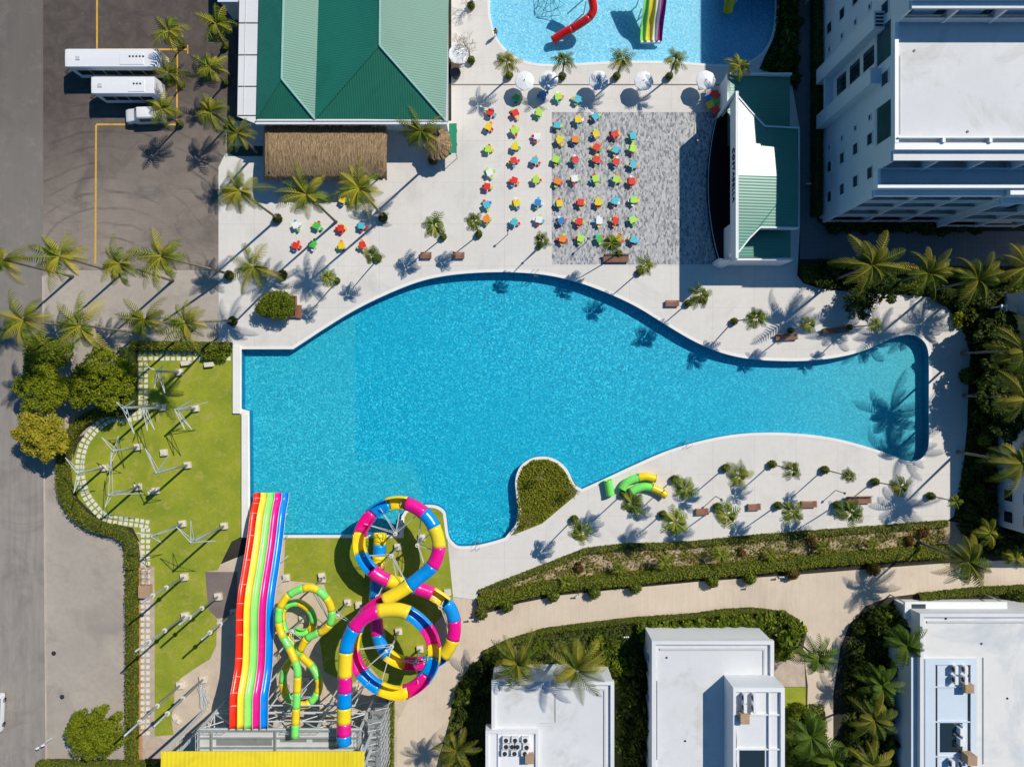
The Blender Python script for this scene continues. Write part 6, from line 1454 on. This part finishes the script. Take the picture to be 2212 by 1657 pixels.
# roof machinery
def acunit(loc,rz,label,group,sz=(.75,.75,.8)):
    t=empty('air_conditioner',loc,label,'air conditioner',group,rz=rz); b=MB(); b.box((0,0,sz[2]/2+.05),sz); b.build('casing',M['white'],t,bevel=.02)
    b=MB(); b.cyl((0,0,sz[2]+.055),.27,.03,16); b.build('fan_grille',M['dark'],t)
def ac2(loc,rz,label,group):
    t=empty('air_conditioner',loc,label,'air conditioner',group,rz=rz); b=MB(); b.box((0,0,.5),(.38,.95,.85)); b.build('casing',M['white'],t,bevel=.02)
    b=MB(); b.tube([(-.2,0,.5),(-.215,0,.5)],.3,16); b.build('fan_grille',M['dark'],t)
k=0
for (u,v) in ((880,1272),(955,1272),(1040,1272),(880,1325),(930,1325),(975,1325),(1050,1330),(870,1382),(950,1382),(1035,1382)):
    k+=1; x,y=T(15,u,v); p=P(x,y,6.2); p.z=5.63; acunit(p,0,f'white roof unit, {ORD[k]} in reading order on the slide-side villa roof','roof units on the slide-side villa',(.85,.6,.6))
for gi,(tn,lst,z,vn) in enumerate(((16,[(970,1035),(1060,1035),(970,1125),(1060,1130)],8.71,'middle villa'),(17,[(1590,770),(1680,770),(1590,865),(1680,865)],5.61,'right-hand villa'),(17,[(1560,1640),(1655,1650)],5.61,'bottom edge of the right-hand villa'))):
    for i,(u,v) in enumerate(lst):
        x,y=T(tn,u,v); p=P(x,y,z+.9); p.z=z; ac2(p,0,f'white fan unit, {["upper left","upper right","lower left","lower right"][i]} one on the {vn} roof','fan units on villa roofs')
def tank(x,y,z,label,s=(1.0,1.0,.7)):
    p=P(x,y,z+1.0); b=MB(origin=Vector((p.x,p.y,z))); b.box((p.x,p.y,z+.25+s[2]*.5),s); b.box((p.x,p.y,z+.28+s[2]),(s[0]*1.05,s[1]*1.05,.06))
    for dx in (-.4,.4):
        for dy in (-.4,.4): b.box((p.x+dx*s[0],p.y+dy*s[1],z+.14),(.08,.08,.25))
    tag(b.build('roof_cabinet',M['tan'],bevel=.015),label,'cabinet','tan cabinets on villa roofs')
x,y=T(15,1075,1435); tank(x,y,5.63,'tan cabinet below the units on the slide-side villa roof'); x,y=T(16,965,1215); tank(x,y,8.71,'tan cabinet below the four fans on the middle villa',(1.0,1.1,.8))
x,y=T(17,1710,940); tank(x,y,5.61,'tan cabinet beside the four fans on the right-hand villa'); x,y=T(17,1710,1580); tank(x,y,5.61,'tan cabinet near the bottom edge on the right-hand villa',(1.1,1.1,1.2))
for i,(u,v) in enumerate(((1650,1340),(1650,1440))):
    x,y=T(17,u,v); p=P(x,y,6.5); b=MB(origin=Vector((p.x,p.y,5.61))); b.box((p.x,p.y,6.02),(.6,.8,.8)); b.cyl((p.x+.2,p.y+.5,5.61),.15,.7,10); tag(b.build('pump',M['white'],bevel=.02),f'white pump beside the dark skylight of the right-hand villa, {["upper","lower"][i]} one','pump')
for i,(x,y,rz_,l_) in enumerate(((1488,956,.3,'on the curved lower pool rim above the young palms'),(1032,1177,.1,'by the pool bay beside the grass peninsula'),(1158,590,-.05,'on the upper pool rim below the small palm'))):
    g=P(x,y); b=MB(origin=g)
    for s_ in (-.28,.28): b.tube([g+Vector((s_,-.45 if i<2 else .45,.05)),g+Vector((s_,-.3 if i<2 else .3,.85)),g+Vector((s_,.25 if i<2 else -.25,.85)),g+Vector((s_,.35 if i<2 else -.35,-.9))],.028,8)
    for z_ in (-.25,-.55,-.85): b.tube([g+Vector((-.28,.33 if i<2 else -.33,z_)),g+Vector((.28,.33 if i<2 else -.33,z_))],.03,6)
    tag(b.build('pool_ladder',M['steel']),'chrome pool ladder '+l_,'ladder','pool ladders')
for x,y,l_ in ((116,1411,'round dark manhole cover in a pale patch of the concrete apron'),(134,1505,'smaller dark manhole cover lower on the concrete apron')):
    g=P(x,y); b=MB(origin=g); b.cyl((g.x,g.y,.012),.30,.02,20); tag(b.build('manhole_cover',M['dark']),l_,'manhole cover')
for x,y,l_ in ((404,785,'low white cabinet on the lawn just below the upper stepping stones'),(454,788,'low white cabinet on the lawn under the upper right corner shrubs')):
    g=P(x,y); b=MB(origin=g); b.box((g.x,g.y,.25),(1.1,.5,.45),rz=.1); b.box((g.x,g.y,.49),(1.2,.58,.04),rz=.1); tag(b.build('garden_cabinet',M['footing'],bevel=.02),l_,'cabinet')
g=P(319,1274); b=MB(origin=g); b.box((g.x,g.y,.45),(1.4,1.5,.85)); b.box((g.x,g.y,.90),(1.5,1.6,.06)); tag(b.build('storage_box',M['tan'],bevel=.02),'brown storage box standing on the gravel strip','box')
b=MB(origin=P(322,1245)); 
for k in range(2): b.tube([P(312+14*k,1225,.0)+Vector((0,0,.8)),P(313+14*k,1262)+Vector((0,0,.8))],.03,6)
for k in range(6): b.tube([P(312,1226+7*k)+Vector((0,0,.8)),P(327,1226+7*k)+Vector((0,0,.8))],.03,6)
for x_,y_ in ((312,1226),(326,1226),(313,1261),(327,1261)): q_=P(x_,y_); b.tube([q_,q_+Vector((0,0,.82))],.03,6)
tag(b.build('metal_frame',M['wood']),'low rusty metal frame over the top of the gravel strip','frame')
# person in yellow standing at the splash pool edge
pe=P(1071,78); t=empty('person',pe,'person in a mustard top and dark shorts standing on the splash pool rim','person')
me=bpy.data.meshes.new('body'); J=[(0,0,.92),(0,0,1.15),(0,.0,1.40),(0,0,1.50),(0,.01,1.62),(-.10,0,.88),(-.11,.01,.48),(-.11,-.02,.08),(-.11,.10,.04),(.10,0,.88),(.11,.03,.48),(.12,0,.08),(.12,.12,.04),(-.19,0,1.40),(-.25,.02,1.12),(-.22,.12,.90),(.19,0,1.40),(.26,0,1.12),(.27,.10,.88),(0,.01,1.72)]
Ed=[(0,1),(1,2),(2,3),(3,4),(4,19),(0,5),(5,6),(6,7),(7,8),(0,9),(9,10),(10,11),(11,12),(2,13),(13,14),(14,15),(2,16),(16,17),(17,18)]
me.from_pydata(J,Ed,[]); ob=bpy.data.objects.new('body',me); COL.objects.link(ob); ob.parent=t; ob.location=(0,0,.045)
sk=ob.modifiers.new('skin','SKIN'); rad=[.14,.13,.15,.055,.095,.085,.06,.042,.035,.085,.06,.042,.035,.06,.045,.032,.06,.045,.032,.08]
for i,v in enumerate(me.skin_vertices[0].data): v.radius=(rad[i],rad[i]); v.use_root=(i==0)
ob.modifiers.new('sub','SUBSURF').levels=2; ob.modifiers['sub'].render_levels=2; me.materials.append(mat('skin',(.42,.24,.15),.6,.05))
b=MB(); b.tube([(0,0,1.0),(0,0,1.2),(0,0,1.42)],[.175,.165,.19],14); b.tube([(-.15,0,1.42),(-.24,.01,1.22)],[.085,.07],10); b.tube([(.15,0,1.42),(.25,0,1.22)],[.085,.07],10); o=b.build('shirt',mat('mustard_cloth',(.45,.30,.04),.9,.1,2,8),t,smooth=True); o.location=(0,0,.045)
b=MB(); b.tube([(0,0,1.02),(0,0,.88)],[.175,.18],14); b.tube([(-.1,0,.92),(-.11,.01,.58)],[.11,.095],10); b.tube([(.1,0,.92),(.11,.02,.58)],[.11,.095],10); o=b.build('shorts',mat('dark_cloth',(.03,.035,.03),.9,.1,2,8),t,smooth=True); o.location=(0,0,.045)
b=MB(); b.ball((0,-.005,1.72),.115,12,sz=1.0); o=b.build('hair',mat('black_hair',(.01,.008,.006),.6,.1),t,smooth=True); o.location=(0,0,.045)

for o in bpy.data.objects:
    l=o.get('label')
    if l and not 4<=len(l.split())<=16: print('LABEL',len(l.split()),l)
